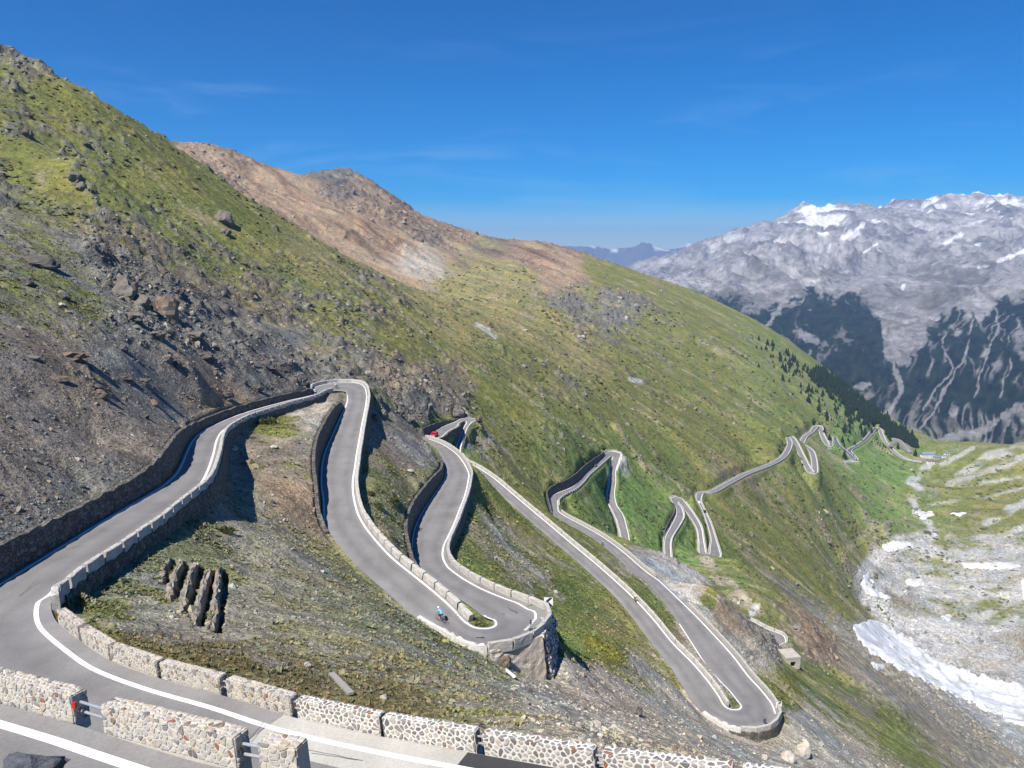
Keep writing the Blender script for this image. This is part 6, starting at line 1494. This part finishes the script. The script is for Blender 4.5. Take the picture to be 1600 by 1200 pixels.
def ico(name, r, co, sz=(1, 1, 1)):
    bm = bmesh.new(); bmesh.ops.create_icosphere(bm, subdivisions=2, radius=r); 
    for v in bm.verts: v.co = Vector((v.co.x * sz[0], v.co.y * sz[1], v.co.z * sz[2])) + Vector(co)
    me = bpy.data.meshes.new(name); bm.to_mesh(me); bm.free(); me.shade_smooth(); return me
def raw(name, me, parent, loc=None):
    o = bpy.data.objects.new(name, me); COL.objects.link(o); o.parent = parent
    if loc: o.location = loc
    return o
def rider(p, face, jersey, plabel, blabel, helm=None, scale=1.0):
    b = empty("bicycle", tuple(p), face); b.scale = (scale,) * 3; tag(b, blabel, "bicycle", "bicycles on the pass road")
    for y in (-.50, .52):
        w = raw("wheel", WHEEL, b, (0, y, .345)); raw("spokes", SPOKES, w)
    raw("frame", FRAME, b); raw("handlebar", BAR, b); raw("saddle", SADDLE, b)
    me = BODY.copy(); me.materials.clear()
    for q in (jersey, M_BLACK, M_SKIN): me.materials.append(q)
    for f in me.polygons:
        c_ = f.center
        leg_ = c_.z < 1.02 and not (c_.y > .3 and c_.z > .9)
        f.material_index = (1 if c_.z > .62 else 2) if leg_ and abs(c_.x) < .24 and c_.y < .3 and c_.z < .99 else (0 if c_.z < 1.42 and c_.z > 1.08 or (c_.y < .05) else 2)
    r = empty("person", tuple(p), face); r.scale = (scale,) * 3; tag(r, plabel, "person", "riders on the pass road")
    raw("body", me, r)
    h = ico("helmet", .125, (0, .385, 1.585), (.9, 1.15, .85)); h.materials.append(helm or M_HELM); raw("helmet", h, r)
    return r
def near_leg(g, u, v):
    pu, pv, _ = to_px(g.C); i = int(np.argmin(np.hypot(pu - u, pv - v))); a, b = g.C[max(i - 1, 0)], g.C[min(i + 1, len(g.C) - 1)]; return g.C[i][2], math.atan2(-(b - a)[0], (b - a)[1])
M_JB = plain("sky_blue_jersey", (.16, .45, .85), .7); M_JR = plain("dark_red_jersey", (.25, .03, .03), .7); M_JW = plain("white_jersey", (.7, .7, .72), .7); M_JN = plain("navy_jersey", (.06, .10, .25), .7)
for g, u, v, up, mj, pl, bl in [(C_, 689, 971, True, M_JB, "cyclist in a sky blue jersey and white helmet entering the second hairpin", "black road bicycle under the sky blue cyclist"),
                                (E_, 992, 941, False, M_JR, "rider in dark red on the upper parallel ramp", "dark bicycle under the rider in dark red"),
                                (B, 494, 618, True, M_JB, "tiny cyclist in blue beside the wall at the topmost hairpin", "tiny bicycle of the blue cyclist at the topmost hairpin"),
                                (B, 526, 608, True, M_JW, "tiny cyclist in white on the inside of the topmost hairpin", "tiny bicycle of the white cyclist at the topmost hairpin"),
                                (F_, 941, 853, True, M_JN, "tiny dark rider on the far part of the lower parallel ramp", "tiny bicycle of the dark rider on the lower parallel ramp"),
                                (G_, 954, 747, False, M_JN, "tiny dark rider on the ramp right of the black car", "tiny bicycle of the dark rider right of the black car")]:
    z, hd = near_leg(g, u, v); p = at_z(u, v, z); rider(p + np.array([0, 0, .005]), hd + (math.pi if up else 0), mj, pl, bl)
def car(g, u, v, col_, label, up, off=0):
    z, hd = near_leg(g, u, v); p = at_z(u, v, z); o = empty("parked_car" if False else "car", tuple(p), hd + (math.pi if up else 0)); tag(o, label, "car", "cars on the pass road")
    M_C = plain("car_paint", col_, .3, 0, .03)
    prof = [(-2.05, .35), (-2.1, .75), (-1.95, 1.0), (-1.5, 1.42), (.15, 1.45), (.85, .98), (1.85, .84), (2.05, .60), (2.02, .35)]
    V = [(x * .86, y, z_) if z_ > 1.1 else (x, y, z_) for x in (-.88, .88) for y, z_ in prof]; n = len(prof)
    Fc = [tuple(range(n)), tuple(n + i for i in range(n))[::-1]] + [(i, (i + 1) % n, n + (i + 1) % n, n + i) for i in range(n)]
    me = pydata("body", V, Fc); bm = bmesh.new(); bm.from_mesh(me); bmesh.ops.bevel(bm, geom=bm.edges[:], offset=.07, segments=2, affect='EDGES'); bm.to_mesh(me); bm.free(); link("body", me, M_C, parent=o)
    gl = plain("car_glass", (.02, .025, .03), .1)
    link("windscreen", pydata("windscreen", [(-.66, .26, 1.40), (.66, .26, 1.40), (.74, .84, 1.02), (-.74, .84, 1.02), (-.66, .28, 1.42), (.66, .28, 1.42), (.74, .87, 1.03), (-.74, .87, 1.03)], [(0, 1, 2, 3), (4, 5, 6, 7), (0, 1, 5, 4), (2, 3, 7, 6)]), gl, parent=o)
    link("rear_window", boxes("rear_window", [(-.62, .62, -1.86, -1.80, 1.06, 1.34)]), gl, parent=o)
    for s in (-1, 1):
        link("side_window", boxes("side_window", [(s * .80 - .03, s * .80 + .03, -1.4, .3, 1.02, 1.34)]), gl, parent=o)
        for y in (-1.3, 1.3):
            link("wheel", tubes("wheel", [((s * .74, y, .33), (s * .92, y, .33))], .33, 12), M_TYRE, parent=o)
car(D_, 678, 682.5, (.45, .03, .04), "small bright red car on the short ramp behind the third ramp", True)
car(F_, 929.5, 728.5, (.02, .02, .025), "small black car climbing to the middle distance hairpin", False)
car(H_, 1092, 786, (.75, .76, .78), "tiny white car on the far ramp right of the double hairpin", False)
car(H_, 1101, 800, (.02, .02, .02), "tiny black car below the tiny white car", False)

# ------------------------------------------------------------------ the hotel at the valley head
M_WHITEW = plain("white_render", (.78, .77, .74), .9, 0, .05, .2); M_ROOFB = plain("blue_grey_roof", (.20, .23, .30), .6, .1, .1, .3); M_ROOFT = plain("brown_roof", (.17, .12, .10), .8); M_OCHRE = plain("ochre_render", (.68, .52, .30), .9, 0, .06, .2); M_WIN = plain("window_glass", (.06, .07, .09), .2)
def house(u, v, wpx, hpx, dpx, label, wall_m, roof_m, storeys, cols, rz=0.0, ridge=.35):
    p = ground(u, v)
    if p is None: return
    k = to_px(p)[2] / F_PX; w, h, d = wpx * k, hpx * k, dpx * k; o = empty("hotel" if storeys > 2 else "house", tuple(p), rz); tag(o, label, "building")
    link("wall", boxes("wall", [(-w / 2, w / 2, 0, d, -6, h)]), wall_m, parent=o)
    e = .04 * w
    V = [(-w / 2 - e, -e, h + .02), (w / 2 + e, -e, h + .02), (w / 2 + e, d + e, h + .02), (-w / 2 - e, d + e, h + .02), (-w / 2 - e, d / 2, h + ridge * d), (w / 2 + e, d / 2, h + ridge * d)]
    link("roof", pydata("roof", V, [(0, 1, 5, 4), (2, 3, 4, 5), (0, 4, 3), (1, 2, 5), (0, 1, 2, 3)]), roof_m, parent=o)
    wm = None
    for s in range(storeys):
        for c_ in range(cols):
            x = -w / 2 + w * (c_ + .5) / cols; z_ = h * (s + .5) / storeys; ww = w / cols * .42; hh = h / storeys * .5
            if wm is None: wm = boxes("window", [(-ww / 2, ww / 2, -.12, .05, -hh / 2, hh / 2)]); wm.materials.append(M_WIN)
            q = raw("window", wm, o, (x, -.02, z_))
house(1451, 717, 19, 7, 8, "long white four storey hotel with a blue grey roof at the valley head", M_WHITEW, M_ROOFB, 4, 9, .05)
house(1466, 718, 10, 4, 6, "grey annex at the right end of the white hotel", plain("grey_render", (.42, .41, .42)), M_ROOFB, 2, 4, .05, .2)
house(1476, 715, 8, 3, 5, "low white shed behind the ochre house", M_WHITEW, M_ROOFB, 1, 3, .1, .2)
house(1482, 711, 9, 2.5, 5, "pale low building furthest right of the hotel", M_WHITEW, M_ROOFB, 1, 3, .2, .2)
house(1454, 725.5, 8, 4.5, 5, "small white house with a brown roof in front of the hotel", M_WHITEW, M_ROOFT, 2, 3, .1)
house(1464, 725.5, 9, 4.5, 5, "ochre house with a brown roof in front of the hotel", M_OCHRE, M_ROOFT, 2, 3, .35)
